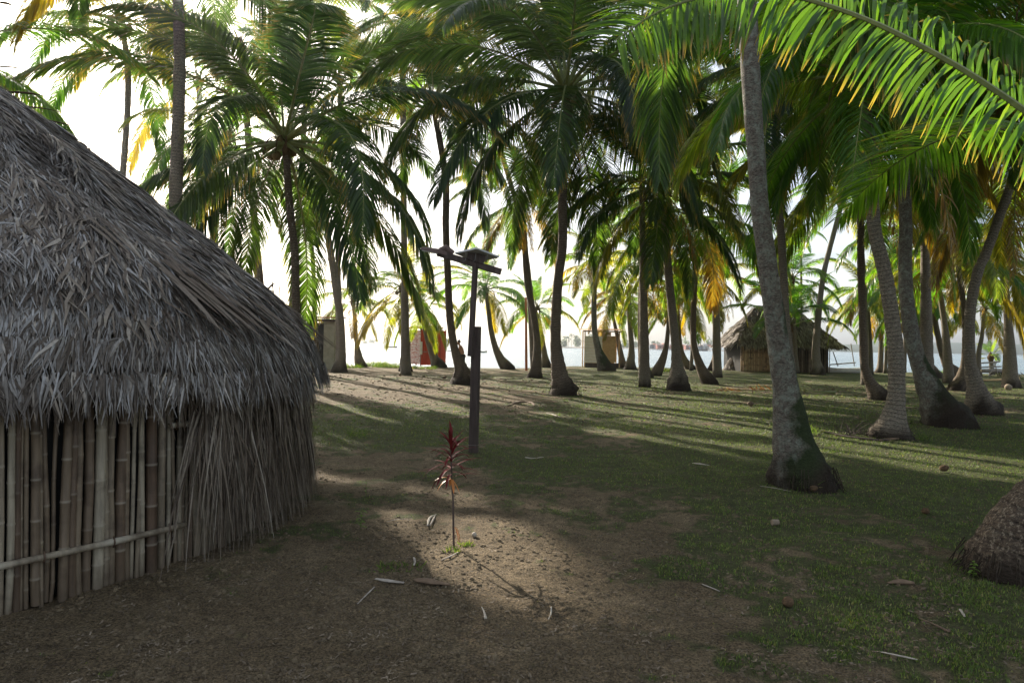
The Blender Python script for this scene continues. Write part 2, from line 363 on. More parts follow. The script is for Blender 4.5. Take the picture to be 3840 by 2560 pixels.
def make_sea():
    m, nt, o = mat('sea_water'); oc = objco(nt)
    n1 = noise(nt, mapping(nt, oc, (.45, 1.3, 1)), 1.1, 6, .65); n2 = noise(nt, mapping(nt, oc, (.02, .09, 1)), 1.0, 4, .6)
    c = ramp(nt, n2, [(.35, (.10, .17, .21)), (.65, (.20, .28, .31))])
    p = pbsdf(nt, o, c, .18, .5, n1, .9, .5)
    mb = MB(); mb.add([(-9000, 40, 0), (9000, 40, 0), (9000, 12000, 0), (-9000, 12000, 0)], [(0, 1, 2, 3)])
    ob = mb.build('sea', m, loc=(0, 0, 0)); ob.location.z = -.55; tag(ob, kind='structure')
make_sea()

# ---- grass blades (one mass) and ground litter
def blade_field(name, n, dmin, dmax, hgt, wid, mtl, thr, label, cat, litter=False, green=True):
    r = np.random.default_rng(sum(map(ord, name)))
    y = np.exp(r.uniform(math.log(dmin), math.log(dmax), n)); t = r.uniform(-.85, .85, n); x = t * y
    # gather into tufts
    cx = np.round(x * 9 / np.maximum(1, y * .25)); g = gmask(x, y)
    p = np.clip((g - thr) / (1 - thr), 0, 1) if not litter else np.clip(1 - g * .6, 0, 1)
    p = p * (.35 + .65 * (vn(x * 7, y * 7, 77) > .45))
    k = (r.random(n) < p) & (y < yshore(x) - .3) & (((x + 5.6) ** 2 + (y - 6.3) ** 2) > 3.45 ** 2)
    x = x[k]; y = y[k]; g = g[k]; n = len(x); z = gh(x, y)
    az = r.uniform(0, 2 * PI, n); far = np.maximum(1, y / 9)
    if litter:
        L = r.uniform(.25, 1, n) ** 2 * hgt * np.minimum(far, 2.2); Wd = np.maximum(L * r.uniform(.06, .5, n), .002) * wid
        dx = np.cos(az) * L / 2; dy = np.sin(az) * L / 2; px = -np.sin(az) * Wd; py = np.cos(az) * Wd; zz = z + r.uniform(.003, .012, n); t1 = r.uniform(-.3, .3, n) * L; t2 = r.uniform(0, .6, n) * Wd
        V = np.stack([np.stack([x - dx - px, y - dy - py, zz], -1), np.stack([x + dx - px, y + dy - py, zz + np.abs(t1)], -1),
                      np.stack([x + dx + px * .6, y + dy + py * .6, zz + np.abs(t1) + t2], -1), np.stack([x - dx + px, y - dy + py, zz + t2], -1)], 1)
        al = np.zeros((n, 4))
    else:
        H = hgt * r.uniform(.45, 1.15, n) * (.6 + .7 * g) * np.minimum(far, 1.7); Wd = wid * r.uniform(.7, 1.4, n) * np.minimum(far, 2.6)
        le = r.uniform(.15, 1.1, n) * H; dx = np.cos(az) * le; dy = np.sin(az) * le; px = -np.sin(az) * Wd; py = np.cos(az) * Wd
        V = np.stack([np.stack([x - px, y - py, z - .004], -1), np.stack([x + px, y + py, z - .004], -1),
                      np.stack([x + dx + px * .25, y + dy + py * .25, z + H], -1), np.stack([x + dx - px * .25, y + dy - py * .25, z + H], -1)], 1)
        al = np.tile([0, 0, 1, 1], (n, 1))
    me = quads_mesh(name, V, 1, mtl, {'rnd': np.repeat(r.random(n), 4), 'along': al})
    ob = bpy.data.objects.new(name, me); COL.objects.link(ob); tag(ob, label, cat, kind='stuff'); return ob
def m_blade(name, stops, trans=.35):
    m, nt, o = mat(name); r = attr(nt, 'rnd'); c = ramp(nt, r, stops); p = pbsdf(nt, None, c, .5, .35)
    tr = N(nt, 'ShaderNodeBsdfTranslucent'); nt.links.new(mixc(nt, 1., c, (1.8, 2.0, .8), 'MULTIPLY'), tr.inputs['Color'])
    ms = N(nt, 'ShaderNodeMixShader'); ms.inputs[0].default_value = trans
    nt.links.new(p.outputs[0], ms.inputs[1]); nt.links.new(tr.outputs[0], ms.inputs[2]); nt.links.new(ms.outputs[0], o.inputs['Surface']); return m
M_GRASS = m_blade('grass_blade', [(0, (.045, .07, .018)), (.5, (.09, .145, .026)), (.82, (.15, .20, .045)), (1, (.28, .23, .11))])
blade_field('ground_weeds', 90000, 2.2, 30, .013, .006, M_GRASS, .12, 'tiny broad leaved weeds scattered through the grass and soil', 'weeds')
M_LITTER = m_simple('dry_litter', (.05, .035, .022), (.30, .24, .17), 3, .85, detail=1, lo=.35, hi=.8)
blade_field('grass', 640000, 2.2, 50, .017, .0021, M_GRASS, .38, 'short patchy green grass growing over the sandy soil', 'grass')
blade_field('ground_litter', 120000, 2.0, 40, .032, .4, M_LITTER, 0, 'scattered dry leaf scraps and chips on the bare soil', 'litter', litter=True)

def clods(n=60000):
    r = np.random.default_rng(55); y = np.exp(r.uniform(math.log(2.2), math.log(32), n)); x = r.uniform(-.85, .85, n) * y
    k = (vn(x * 3, y * 3, 5) > .42) & (((x - HC0[0]) ** 2 + (y - HC0[1]) ** 2) > 3.4 ** 2); x = x[k]; y = y[k]; n = len(x); z = gh(x, y)
    s_ = (r.uniform(.15, 1, n) ** 3 * .016 + .003) * np.maximum(1, y / 9); V = np.zeros((n, 5, 4, 3)); c = np.stack([x, y, z - s_ * .2], -1)
    az = r.uniform(0, 6.28, n); a = np.stack([np.cos(az), np.sin(az), 0 * az], -1) * s_[:, None]; b = np.stack([-np.sin(az), np.cos(az), 0 * az], -1) * (s_ * r.uniform(.5, 1, n))[:, None]; u = np.array([0, 0, 1.]) * (s_ * r.uniform(.5, 1, n))[:, None]
    B = [c + a + b, c - a + b * .8, c - a * .9 - b, c + a * .8 - b * .9]; T = [c + (q - c) * r.uniform(.4, .8, (n, 1)) + u for q in B]
    for i in range(4): j = (i + 1) % 4; V[:, i, 0], V[:, i, 1], V[:, i, 2], V[:, i, 3] = B[i], B[j], T[j], T[i]
    for i in range(4): V[:, 4, i] = T[i]
    me = quads_mesh('soil_clods', V.reshape(-1, 4, 3), 1, m_simple('clod_soil', (.06, .045, .026), (.17, .13, .08), 9, .95)); ob = bpy.data.objects.new('soil_clods', me); COL.objects.link(ob); tag(ob, 'small crumbs and clods of soil strewn over the ground', 'soil crumbs', kind='stuff')
HC0 = (-5.5, 6.1); clods()
# ------------------------------------------------------------------ palm fronds
def frond_mesh(path, npair, ll, lw, hang, seed, pet=.16, rad=.028, name='frond', prof=None, messy=.06, kseg=3, fwd=1.0, vee=.18, roll=0.0):
    r = np.random.default_rng(seed)
    P = np.asarray(path, float); seg = np.linalg.norm(np.diff(P, axis=0), axis=1); cum = np.concatenate([[0], np.cumsum(seg)]); L = cum[-1]
    T = np.gradient(P, axis=0); T /= np.linalg.norm(T, axis=1)[:, None]
    s = np.linspace(pet, .995, npair); s = np.concatenate([s, s + .4 * (s[1] - s[0])]); side = np.concatenate([np.ones(npair), -np.ones(npair)])
    s = np.clip(s + r.normal(0, .15 * (1 - pet) / npair, len(s)), pet, .999)
    keep = r.random(len(s)) > (.03 if messy < .2 else .15); s = s[keep]; side = side[keep]
    n = len(s); d = s * L
    B = np.stack([np.interp(d, cum, P[:, k]) for k in range(3)], -1); t = np.stack([np.interp(d, cum, T[:, k]) for k in range(3)], -1); t /= np.linalg.norm(t, axis=1)[:, None]
    Zv = np.array([0, 0, 1.]); sv = np.cross(t, Zv); nn = np.linalg.norm(sv, axis=1)[:, None]; fall = np.array([0, -1., 0])
    sv = np.where(nn > .12, sv / (nn + 1e-9), fall); up = np.cross(sv, t); up *= np.sign(up[:, 2:3] + 1e-6); sv = (sv * math.cos(roll) + up * math.sin(roll)) * side[:, None]
    u = (s - pet) / (1 - pet)
    if prof is None: lp = np.interp(u, [0, .06, .25, .6, .85, 1], [.45, .75, 1, .95, .62, .28])
    else: lp = np.interp(u, prof[0], prof[1])
    fw = np.interp(u, [0, .5, 1], [.55, .85, 1.6])
    d0 = sv + t * (fw * fwd + r.normal(0, messy, n))[:, None] + up * (vee + r.normal(0, messy, n))[:, None]
    d0 /= np.linalg.norm(d0, axis=1)[:, None]
    LL = ll * lp * r.uniform(.85, 1.08, n); hg = hang * r.uniform(.85, 1.18, n)
    pts = [B]; dirs = []
    for k in range(kseg):
        dk = d0 + np.array([0, 0, -1.]) * (hg * ((k + .35) / kseg) ** 1.1)[:, None]; dk /= np.linalg.norm(dk, axis=1)[:, None]
        dirs.append(dk); pts.append(pts[-1] + dk * (LL / kseg)[:, None])
    dirs.append(dirs[-1]); wp = [.55, 1., .8, .12] if kseg == 3 else [.5, 1., 1., .7, .12]
    tw = r.normal(0, .35, n)
    rows = []
    for k in range(kseg + 1):
        wv = t - dirs[k] * np.sum(t * dirs[k], 1)[:, None]; wv /= np.linalg.norm(wv, axis=1)[:, None] + 1e-9
        nv = np.cross(dirs[k], wv); wv = wv * np.cos(tw)[:, None] + nv * np.sin(tw)[:, None]
        h = (lw * .5 * wp[k] * np.minimum(1, .55 + .5 * lp))[:, None]
        rows.append((pts[k] - wv * h, pts[k] + wv * h))
    V = np.zeros((n, kseg, 4, 3)); al = np.zeros((n, kseg, 4))
    for k in range(kseg):
        V[:, k, 0], V[:, k, 1] = rows[k]; V[:, k, 2] = rows[k + 1][1]; V[:, k, 3] = rows[k + 1][0]
        al[:, k] = np.array([k, k, k + 1, k + 1]) / kseg
    rn = np.repeat(r.random(n), kseg * 4)
    mb = MB()
    rr = rad * np.interp(np.linspace(0, 1, len(P)), [0, .12, .3, 1], [2.1, 1.15, .8, .12])
    mb.tube(P, rr, 6, True)
    Vt = np.concatenate(mb.v); me = bpy.data.meshes.new(name)
    Q = V.reshape(-1, 3); nv = len(Q)
    faces = [tuple(range(i * 4, i * 4 + 4)) for i in range(nv // 4)] + [tuple(j + nv for j in f) for f in mb.f]
    me.from_pydata(np.concatenate([Q, Vt]).tolist(), [], faces)
    A = me.attributes.new('along', 'FLOAT', 'POINT'); A.data.foreach_set('value', np.concatenate([al.reshape(-1), np.zeros(len(Vt))]).astype(np.float32))
    A = me.attributes.new('rnd', 'FLOAT', 'POINT'); A.data.foreach_set('value', np.concatenate([rn, np.full(len(Vt), .9)]).astype(np.float32))
    me.materials.append(M_LEAF); me.materials.append(M_STALK)
    mi = np.zeros(len(faces), np.int32); mi[nv // 4:] = 1; me.polygons.foreach_set('material_index', mi)
    me.update(); return me
def arc(e0, bend, L=5.0, n=22, pw=1.35, swing=0):
    p = [np.zeros(3)]
    for i in range(n - 1):
        s = (i + .5) / (n - 1); e = max(e0 - bend * s ** pw, R(-86)); a = swing * s * s
        p.append(p[-1] + L / (n - 1) * np.array([math.cos(e) * math.cos(a), math.cos(e) * math.sin(a), math.sin(e)]))
    return np.array(p)
BINS = [(84, 22, .25), (72, 42, .4), (60, 66, .6), (46, 84, .9), (32, 92, 1.2), (18, 92, 1.5), (3, 84, 1.8), (-14, 68, 2.1), (-34, 50, 2.4)]
FR = {}
for lod, (npair, lw) in enumerate([(155, .034), (96, .047)]):
    for b, (e, bd, hg) in enumerate(BINS):
        for sdd in range(3 if lod == 0 else 2):
            sw = random.uniform(-.35, .35)
            FR[lod, b, sdd] = frond_mesh(arc(R(e + random.uniform(-4, 4)), R(bd * random.uniform(.85, 1.15)), 5.0, swing=sw), npair, 1.12 if b > 1 else .9, lw, hg, 100 + b * 7 + sdd + lod * 50)
for lod in (0, 1):
    for sdd in range(2):
        FR[lod, 'dead', sdd] = frond_mesh(arc(R(-25 - 20 * sdd), R(60), 4.2, pw=.5), 60, .7, .035, 3.0, 900 + sdd, messy=.45)

PRUNE = {31: [20, 28, 33, 34], 44: [1, 4, 13, 16, 19, 22], 61: [10, 15], 67: [0, 12], 70: [6, 8], 73: [2, 3, 5, 6, 9, 10, 11], 80: [9, 14, 17, 22, 25], 92: [24], 107: [1, 4, 7, 8], 115: [4], 123: [5, 7, 8, 13], 131: [0, 1, 4, 6], 135: [15, 18, 19, 21], 139: [7, 12, 14, 15], 155: [4, 6, 9], 159: [13], 207: [0, 4, 7], 255: [8, 11, 12, 13, 14, 15], 259: [2, 5, 10, 11], 271: [5, 8, 15]}
FIDX = {}
GREENS = {'grey': [(.024, .048, .026), (.032, .060, .027), (.042, .072, .028)],
          'green': [(.045, .10, .022), (.06, .125, .022), (.075, .13, .028)],
          'warm': [(.07, .12, .022), (.10, .14, .022), (.15, .135, .02)]}
OLD = [(.15, .145, .02), (.20, .145, .018), (.14, .085, .03)]
nut_me = None
def nut_mesh():
    global nut_me
    if nut_me: return nut_me
    mb = MB(); P = [(0, 0, -.13), (0, 0, -.115), (0, 0, -.07), (0, 0, 0), (0, 0, .06), (0, 0, .105), (0, 0, .12)]
    mb.tube(P, [.01, .05, .095, .115, .1, .05, .01], 10)
    o = mb.build('coconut', M_NUT, smooth=True); nut_me = o.data; bpy.data.objects.remove(o); return nut_me

def palm(label, px_pts, D=None, crown=None, n=22, L=5.0, pal='green', lod=0, nuts=0, dead=0, m=None, seed=0, old=.15, skip=None, group='coconut palms of the grove', lean=0.0, up=0, maxb=8, minb=0, root=.25, name='coconut_palm', extra=None):
    """px_pts: (x, y, width) from the ground up, measured in the photo; crown (x, y)."""
    rd = random.Random(seed * 13 + 5); L *= 1.13; n = int(n * (1.1 if lod == 0 else .95))
    base = onG(px_pts[0][0], px_pts[0][1]) if D is None else None
    if base is not None:
        lim = float(yshore(base.x)) - 1.3
        if base.y > lim: D = lim * 1.0
    if D is None: D = (base - CP).dot(F)
    pts = [at(x, y, D + lean * i / len(px_pts)) for i, (x, y, w_) in enumerate(px_pts)]
    rad = [w_ * D / FPX / 2 for (x, y, w_) in px_pts]
    if crown: pts.append(at(crown[0], crown[1], D + lean)); rad.append(rad[-1] * .85)
    b0 = pts[0].copy(); g0 = gz(b0.x, b0.y)
    pts[0].z = g0; b0.z = g0
    root_o = empty(name, b0, label, 'palm tree', group)
    path = catmull([Vector((b0.x, b0.y, g0 - .25))] + pts, 14 if lod == 0 else 6); Rs = np.interp(np.linspace(0, 1, len(path)), np.linspace(0, 1, len(rad) + 1), [rad[0] * 1.02] + rad)
    seg = np.concatenate([[0], np.cumsum(np.linalg.norm(np.diff(path, axis=0), axis=1))])
    hh = path[:, 2] - g0
    step = .05 if D < 10 else (.09 if D < 30 else .3)
    m_ = int(seg[-1] / step) + 2; sn = np.linspace(0, seg[-1], m_)
    path = np.stack([np.interp(sn, seg, path[:, k]) for k in range(3)], -1); Rs = np.interp(sn, seg, Rs); hh = path[:, 2] - g0
    rg = np.random.default_rng(seed)
    Rs = Rs * (1 + (.006 if m is M_TR_L else .03) * np.sin(sn * 52 + 3 * np.sin(sn * 3)) * (D < 30) + rg.normal(0, .012, m_))
    rf = root * rad[0] * 2 / .5
    Rs = Rs * (1 + .04 * np.exp(-(np.maximum(hh, 0) / max(rf, .05)) ** 2) )
    ns = 28 if D < 10 else (18 if D < 30 else 11)
    mb = MB(); V = mb.tube(path, Rs, ns, True, amp=0)
    Vv = mb.v[0].reshape(m_, ns, 3); C = path[:, None]; th = np.arange(ns) / ns * 2 * PI
    nn = fbm(np.cos(th)[None] * 2.2 + sn[:, None] * 1.5 + seed, np.sin(th)[None] * 2.2 + sn[:, None] * 3.0, seed + 3, 4) - .5
    ndn = fbm(np.tile(th * 6, (m_, 1)) * 1.0, sn[:, None] * 8 + 0 * th[None], seed, 2) - .5
    rw = np.exp(-(np.maximum(hh, 0) / max(rf * 1.2, .05)) ** 2)[:, None]
    Vv = C + (Vv - C) * (1 + nn * (.12 + .45 * rw) + ndn * rw * .3 + (fbm(np.tile(th * 14, (m_, 1)), sn[:, None] * 22 + 0 * th[None], seed + 1, 2) - .5) * rw * .22)[..., None]
    mb.v[0] = Vv.reshape(-1, 3)
    rootA = (np.clip(1.25 - hh[:, None] / max(rf, .04) + nn * 2.0, 0, 1) * np.ones((1, ns))) ** 1
    sideA = np.clip((Vv[..., 0] - C[..., 0]) / (Rs[:, None] + 1e-6) * .38 + .44 - hh[:, None] * .36, -1, 1)
    mb.attr = {'len': [np.repeat(sn, ns)], 'root': [rootA.reshape(-1)], 'side': [sideA.reshape(-1)]}
    mb.build('trunk', m or (M_TR_A if seed % 2 else M_TR_B), root_o, smooth=True)
    if D < 25:
        r9 = random.Random(seed); mb = MB(); r0 = rad[0] * .98; nr = 70 if D < 12 else 36
        for i in range(nr):
            az = r9.uniform(0, 2 * PI); d1 = Vector((math.cos(az), math.sin(az), 0)); h0 = r9.uniform(.03, .22) * (r0 / .3) ; q = Vector((b0.x, b0.y, g0)) + d1 * (r0 * r9.uniform(.86, .97)) + Vector((0, 0, h0)); o1 = r9.uniform(.02, .12)
            mb.tube([q, q + d1 * o1 * .7 + Vector((0, 0, -h0 * .5)), q + d1 * o1 * 1.2 + Vector((r9.uniform(-.03, .03), 0, -h0 - .03))], [.005, .0045, .003], 5)
        mb.build('roots', M_ROOT, root_o)
    if crown is None: return root_o
    top = Vector(path[-1]); tr = Rs[-1]
    # fibrous boss under the fronds
    mb = MB(); ax = (Vector(path[-1]) - Vector(path[-4])).normalized()
    mb.tube([top - ax * .25, top, top + ax * .2, top + ax * .4, top + ax * .62], [tr * 1.0, tr * 1.35, tr * 1.55, tr * 1.1, tr * .3], 12, True, amp=.1, seed=seed)
    mb.build('crown_base', M_FIBRE, root_o, smooth=True)
    hub = top + ax * .2
    off = rd.uniform(0, 360); k = 0
    for i in range(n):
        age = (i + .5) / n
        b = int(min(maxb, max(minb, round(minb + (maxb - minb + .4) * age ** .85 + rd.uniform(-.6, .6)))))
        azd = (off + i * 137.508 + rd.uniform(-14, 14)) % 360
        if skip and skip(azd, b): continue
        me = FR[lod, b, rd.randrange(3 if lod == 0 else 2)]
        o = bpy.data.objects.new('frond', me); COL.objects.link(o); o.parent = root_o
        az = R(azd); sc = L / 5.0 * rd.uniform(.86, 1.08) * (.72 if b == 0 else .9 if b == 1 else 1)
        o.scale = (sc, sc * rd.choice([-1, 1]), sc); o.rotation_euler = (R(rd.uniform(-9, 9)), R(rd.uniform(-5, 5)), az)
        o.location = hub + Vector((math.cos(az), math.sin(az), 0)) * tr * .6 - b0 + ax * (.22 - .3 * age)
        c = rd.choice(GREENS[pal])
        if b >= 6 and rd.random() < old * 1.3: c = rd.choice(OLD)
        elif rd.random() < old * .35: c = tuple(.5 * (a + e) for a, e in zip(c, OLD[0]))
        if b == 0: c = tuple(a * 1.35 for a in c)
        f = rd.uniform(.8, 1.2); o.color = (c[0] * f, c[1] * f, c[2] * f, 1); FIDX[o.name] = (seed, i)
        if i in PRUNE.get(seed, ()): bpy.data.objects.remove(o)
    for i in range(dead):
        o = bpy.data.objects.new('frond', FR[lod, 'dead', i % 2]); COL.objects.link(o); o.parent = root_o
        az = R(rd.uniform(0, 360)); o.rotation_euler = (0, 0, az); sc = L / 5.0 * rd.uniform(.6, .95); o.scale = (sc, sc, sc)
        o.location = hub + Vector((math.cos(az), math.sin(az), 0)) * tr - b0 - ax * .2; o.color = (.15, .09, .05, 1); o['label'] = 'dry brown hanging frond'
    for i in range(nuts):
        o = bpy.data.objects.new('coconut', nut_mesh()); COL.objects.link(o); o.parent = root_o
        az = rd.uniform(0, 2 * PI); rr = tr * 1.2 + rd.uniform(.12, .32)
        o.location = hub + Vector((math.cos(az) * rr, math.sin(az) * rr, rd.uniform(-.45, .05))) - b0; s_ = rd.uniform(.8, 1.15); o.scale = (s_, s_, s_)
        o.rotation_euler = (rd.uniform(-.5, .5), rd.uniform(-.5, .5), 0)
    if nuts or dead or lod == 0:
        mb = MB()
        for i in range(7 if lod == 0 else 4):
            az = rd.uniform(0, 2 * PI); p0 = hub; d1 = Vector((math.cos(az), math.sin(az), 0))
            pts_ = [p0, p0 + d1 * .3 + Vector((0, 0, .1)), p0 + d1 * .55 - Vector((0, 0, .1)), p0 + d1 * .62 - Vector((0, 0, .5))]
            mb.tube(catmull(pts_, 3), [.03] + [.018] * 8 + [.006], 5)
        mb.build('fruit_stalks', M_FIBRE, root_o)
    return root_o

G1 = 'coconut palms of the grove'
# --- the close ones
palm('thick lichened palm trunk with mossy base, the big trunk right of centre', [(3008, 1822, 240), (2992, 1741, 190), (2972, 1644, 142), (2946, 1450, 92), (2912, 1240, 75), (2880, 1000, 68), (2850, 780, 65), (2832, 540, 63), (2816, 300, 70), (2804, 60, 68), (2785, -250, 66)], crown=(2775, -520), n=20, L=4.4, pal='grey', lod=0, m=M_TR_L, seed=3, root=.22, nuts=5, old=0, skip=lambda a, b: (115 < a < 350 and b > 1))
palm('pale palm trunk with flared grey foot, dead twigs heaped beside it', [(3338, 1640, 145), (3345, 1592, 112), (3354, 1545, 78), (3362, 1469, 58), (3358, 1312, 56), (3336, 1134, 52), (3313, 1000, 50), (3277, 842, 47), (3263, 561, 44)], crown=(3235, 330), n=24, L=4.4, pal='green', lod=0, seed=9, nuts=6, dead=1, m=M_TR_A, root=.16, old=.08, maxb=7)
palm('stout palm trunk leaning left from a wide dark mossy foot', [(3562, 1598, 180), (3530, 1540, 146), (3495, 1469, 92), (3445, 1357, 58), (3416, 1246, 54), (3400, 1112, 48), (3394, 1000, 46), (3396, 842, 44), (3389, 561, 42)], crown=(3390, 290), n=24, L=4.4, pal='green', lod=0, seed=14, nuts=4, dead=0, m=M_TR_L, old=.05, root=.34, maxb=7)
palm('palm curving up to the right with a knobbly eroded foot, near the right edge', [(3690, 1556, 120), (3675, 1510, 100), (3660, 1450, 62), (3640, 1370, 40), (3635, 1268, 36), (3640, 1156, 35), (3666, 1022, 35), (3698, 947, 34), (3768, 757, 32)], crown=(3830, 560), n=24, L=4.2, pal='warm', lod=0, seed=21, nuts=5, dead=2, m=M_TR_A, root=.26, old=.22)
palm('slender brown palm leaning left beside the pale flared trunk', [(3300, 1498, 85), (3270, 1446, 44), (3243, 1379, 30), (3237, 1268, 27), (3233, 1134, 26), (3228, 1000, 26), (3228, 807, 24)], crown=(3222, 610), n=22, L=4.6, pal='warm', lod=0, seed=16, nuts=4, dead=1, m=M_TR_B, old=.18)
palm('dark palm with bulging base and huge crown, centre of the photo', [(2118, 1480, 112), (2108, 1440, 84), (2098, 1402, 62), (2084, 1281, 40), (2087, 1140, 37), (2096, 1023, 35), (2110, 912, 34), (2110, 701, 34), (2128, 460, 36)], crown=(2125, 370), n=34, L=6.3, pal='grey', lod=0, seed=31, nuts=14, dead=0, m=M_TR_B, old=.05)
palm('huge dark crowned palm rising behind the thatched roof, left of centre', [(1118, 1482, 60), (1116, 1300, 34), (1110, 1130, 30), (1105, 950, 28), (1085, 760, 28)], crown=(1072, 560), n=30, L=5.9, pal='grey', lod=0, seed=44, nuts=9, dead=0, m=M_TR_B, old=.02)
palm('tall grey trunk running up out of the picture, behind the roof on the left', [(650, 1511, 70), (652, 1200, 50), (657, 800, 48), (667, 500, 44), (674, 250, 41), (668, 0, 38)], crown=(660, -330), n=16, L=4.6, pal='grey', lod=0, seed=52, nuts=5, m=M_TR_A)
palm('tall leaning palm with coconuts, furthest left, its crown against the sun', [(440, 1400, 40), (445, 1100, 24), (458, 700, 22), (478, 420, 22), (478, 240, 22)], D=26, crown=(457, 100), n=18, L=4.6, pal='green', lod=0, seed=61, nuts=12, dead=1, m=M_TR_A)
palm('palm with a short visible piece of trunk above the roof slope', [(812, 1450, 50), (806, 1100, 28), (804, 882, 26), (812, 700, 24)], D=24, crown=(835, 560), n=16, L=3.9, pal='green', lod=1, seed=67, nuts=4, dead=2)
palm('thin dark palm just right of the roof palm with the great crown', [(1183, 1420, 40), (1180, 1183, 17), (1172, 960, 16), (1150, 800, 16)], D=33, crown=(1135, 690), n=10, L=3.6, pal='green', lod=1, seed=70)
palm('palm with swollen foot standing at the lit edge beside the thatched roof', [(1273, 1396, 62), (1275, 1370, 50), (1282, 1299, 28), (1276, 1187, 28), (1261, 1094, 27), (1245, 980, 25), (1225, 850, 24)], crown=(1200, 640), n=14, L=4.0, pal='green', lod=1, seed=73, nuts=5)
palm('palm with a forked looking foot in front of the standing person', [(1735, 1440, 104), (1733, 1397, 62), (1718, 1350, 38), (1703, 1299, 30), (1687, 1187, 28), (1680, 1047, 26), (1672, 860, 26), (1670, 666, 26)], crown=(1630, 420), n=24, L=5.3, pal='grey', lod=0, seed=80, nuts=8, dead=0, old=.1)
palm('palm trunk with black bulb foot right of the thin orange post', [(2007, 1416, 64), (2011, 1385, 44), (2014, 1281, 26), (1998, 1164, 25), (1979, 1070, 25), (1970, 947, 24), (1963, 850, 23)], crown=(1960, 770), n=16, L=3.8, pal='grey', lod=0, seed=84, dead=2, old=.2)
palm('big palm with smooth bell shaped foot, centre right', [(2544, 1463, 88), (2543, 1425, 72), (2538, 1360, 42), (2533, 1290, 32), (2525, 1213, 32), (2512, 1085, 31), (2503, 980, 29), (2498, 900, 28)], crown=(2478, 730), n=26, L=4.8, pal='grey', lod=0, seed=88, nuts=6, dead=2, m=M_TR_A, old=.25)
palm('dark palm sweeping left from a foot that points right', [(2665, 1440, 64), (2640, 1405, 44), (2618, 1350, 30), (2602, 1290, 23), (2600, 1191, 21), (2604, 1085, 21), (2608, 1000, 21)], crown=(2612, 835), n=24, L=4.8, pal='green', lod=0, seed=92, nuts=4, dead=2, m=M_TR_B, old=.3)
palm('palm whose trunk is hidden by the big lichened trunk', [(2975, 1475, 50), (2950, 1240, 30), (2930, 900, 28), (2905, 600, 28)], D=22, crown=(2925, 330), n=20, L=4.4, pal='grey', lod=0, seed=97, nuts=5, old=.1)
palm('palm leaning right with its pale trunk, in front of the far hut', [(3070, 1404, 56), (3062, 1360, 34), (3060, 1300, 27), (3065, 1230, 24), (3077, 1112, 20), (3090, 1022, 19), (3112, 930, 18), (3143, 815, 18)], crown=(3160, 745), n=20, L=4.0, pal='green', lod=1, seed=99, dead=1)
# --- shore line palms
palm('small palm with bottle shaped foot at the water edge, leftmost', [(1351, 1376, 46), (1346, 1350, 36), (1338, 1290, 17), (1334, 1240, 15), (1331, 1190, 15)], crown=(1325, 1140), n=18, L=2.9, pal='warm', lod=1, seed=103, old=.3)
palm('short palm with fat ringed foot left of the pink and red outhouse', [(1520, 1392, 50), (1520, 1360, 42), (1523, 1300, 28), (1520, 1240, 27), (1515, 1170, 26)], crown=(1512, 1095), n=22, L=3.6, pal='warm', lod=1, seed=107, old=.3, nuts=4, m=M_TR_A)
palm('short palm bending over in front of the red outhouse wall', [(1645, 1376, 66), (1630, 1345, 34), (1609, 1295, 20), (1594, 1240, 16), (1588, 1200, 15)], crown=(1583, 1150), n=20, L=3.0, pal='warm', lod=1, seed=111, old=.3, m=M_TR_A)
palm('curved palm sweeping left from its foot right of the solar lamp post', [(1905, 1374, 56), (1880, 1350, 36), (1857, 1300, 23), (1840, 1230, 19), (1833, 1170, 17)], crown=(1823, 1100), n=22, L=3.8, pal='green', lod=1, seed=115, old=.25, nuts=4, m=M_TR_A)
palm('thin palm directly behind the one with the black bulb foot', [(2049, 1378, 42), (2042, 1330, 23), (2033, 1270, 17), (2025, 1220, 14)], crown=(2018, 1170), n=18, L=3.4, pal='green', lod=1, seed=119, old=.2)
palm('lichened palm curving left in front of the plank outhouse', [(2275, 1391, 70), (2262, 1360, 46), (2243, 1310, 28), (2230, 1240, 22), (2227, 1149, 20), (2230, 1070, 19)], crown=(2232, 1010), n=24, L=3.6, pal='warm', lod=1, seed=123, old=.6, nuts=3, m=M_TR_L)
palm('thin palm bending left beside the outhouse door', [(2338, 1378, 34), (2328, 1330, 22), (2315, 1262, 15), (2305, 1215, 13)], crown=(2293, 1165), n=18, L=2.9, pal='warm', lod=1, seed=127, old=.6)
palm('straight ringed palm with conical foot right of the plank outhouse', [(2364, 1385, 50), (2366, 1350, 32), (2368, 1298, 20), (2361, 1200, 19), (2359, 1150, 18)], crown=(2357, 1095), n=20, L=3.6, pal='warm', lod=1, seed=131, old=.5, nuts=4)
palm('thick straight palm with ragged dry fronds against its trunk', [(2424, 1416, 52), (2416, 1380, 42), (2408, 1330, 30), (2405, 1255, 27), (2404, 1170, 25), (2406, 1090, 24)], crown=(2412, 980), n=24, L=4.0, pal='warm', lod=1, seed=135, old=.5, dead=5, m=M_TR_B)
palm('palm leaning right from a foot that points left', [(2455, 1404, 50), (2478, 1365, 34), (2497, 1305, 20), (2505, 1230, 14), (2506, 1128, 13), (2504, 1060, 13)], crown=(2500, 960), n=22, L=4.0, pal='warm', lod=1, seed=139, old=.4, m=M_TR_B)
palm('low curved palm half hidden behind the bell footed trunk', [(2592, 1385, 46), (2570, 1355, 26), (2553, 1306, 17), (2546, 1230, 14)], crown=(2540, 1120), n=20, L=3.6, pal='warm', lod=1, seed=143, old=.5)
palm('thin upright palm behind the dark sweeping one', [(2592, 1380, 16), (2595, 1300, 11), (2592, 1220, 11)], D=48, crown=(2592, 1120), n=18, L=3.2, pal='warm', lod=1, seed=147, old=.4)
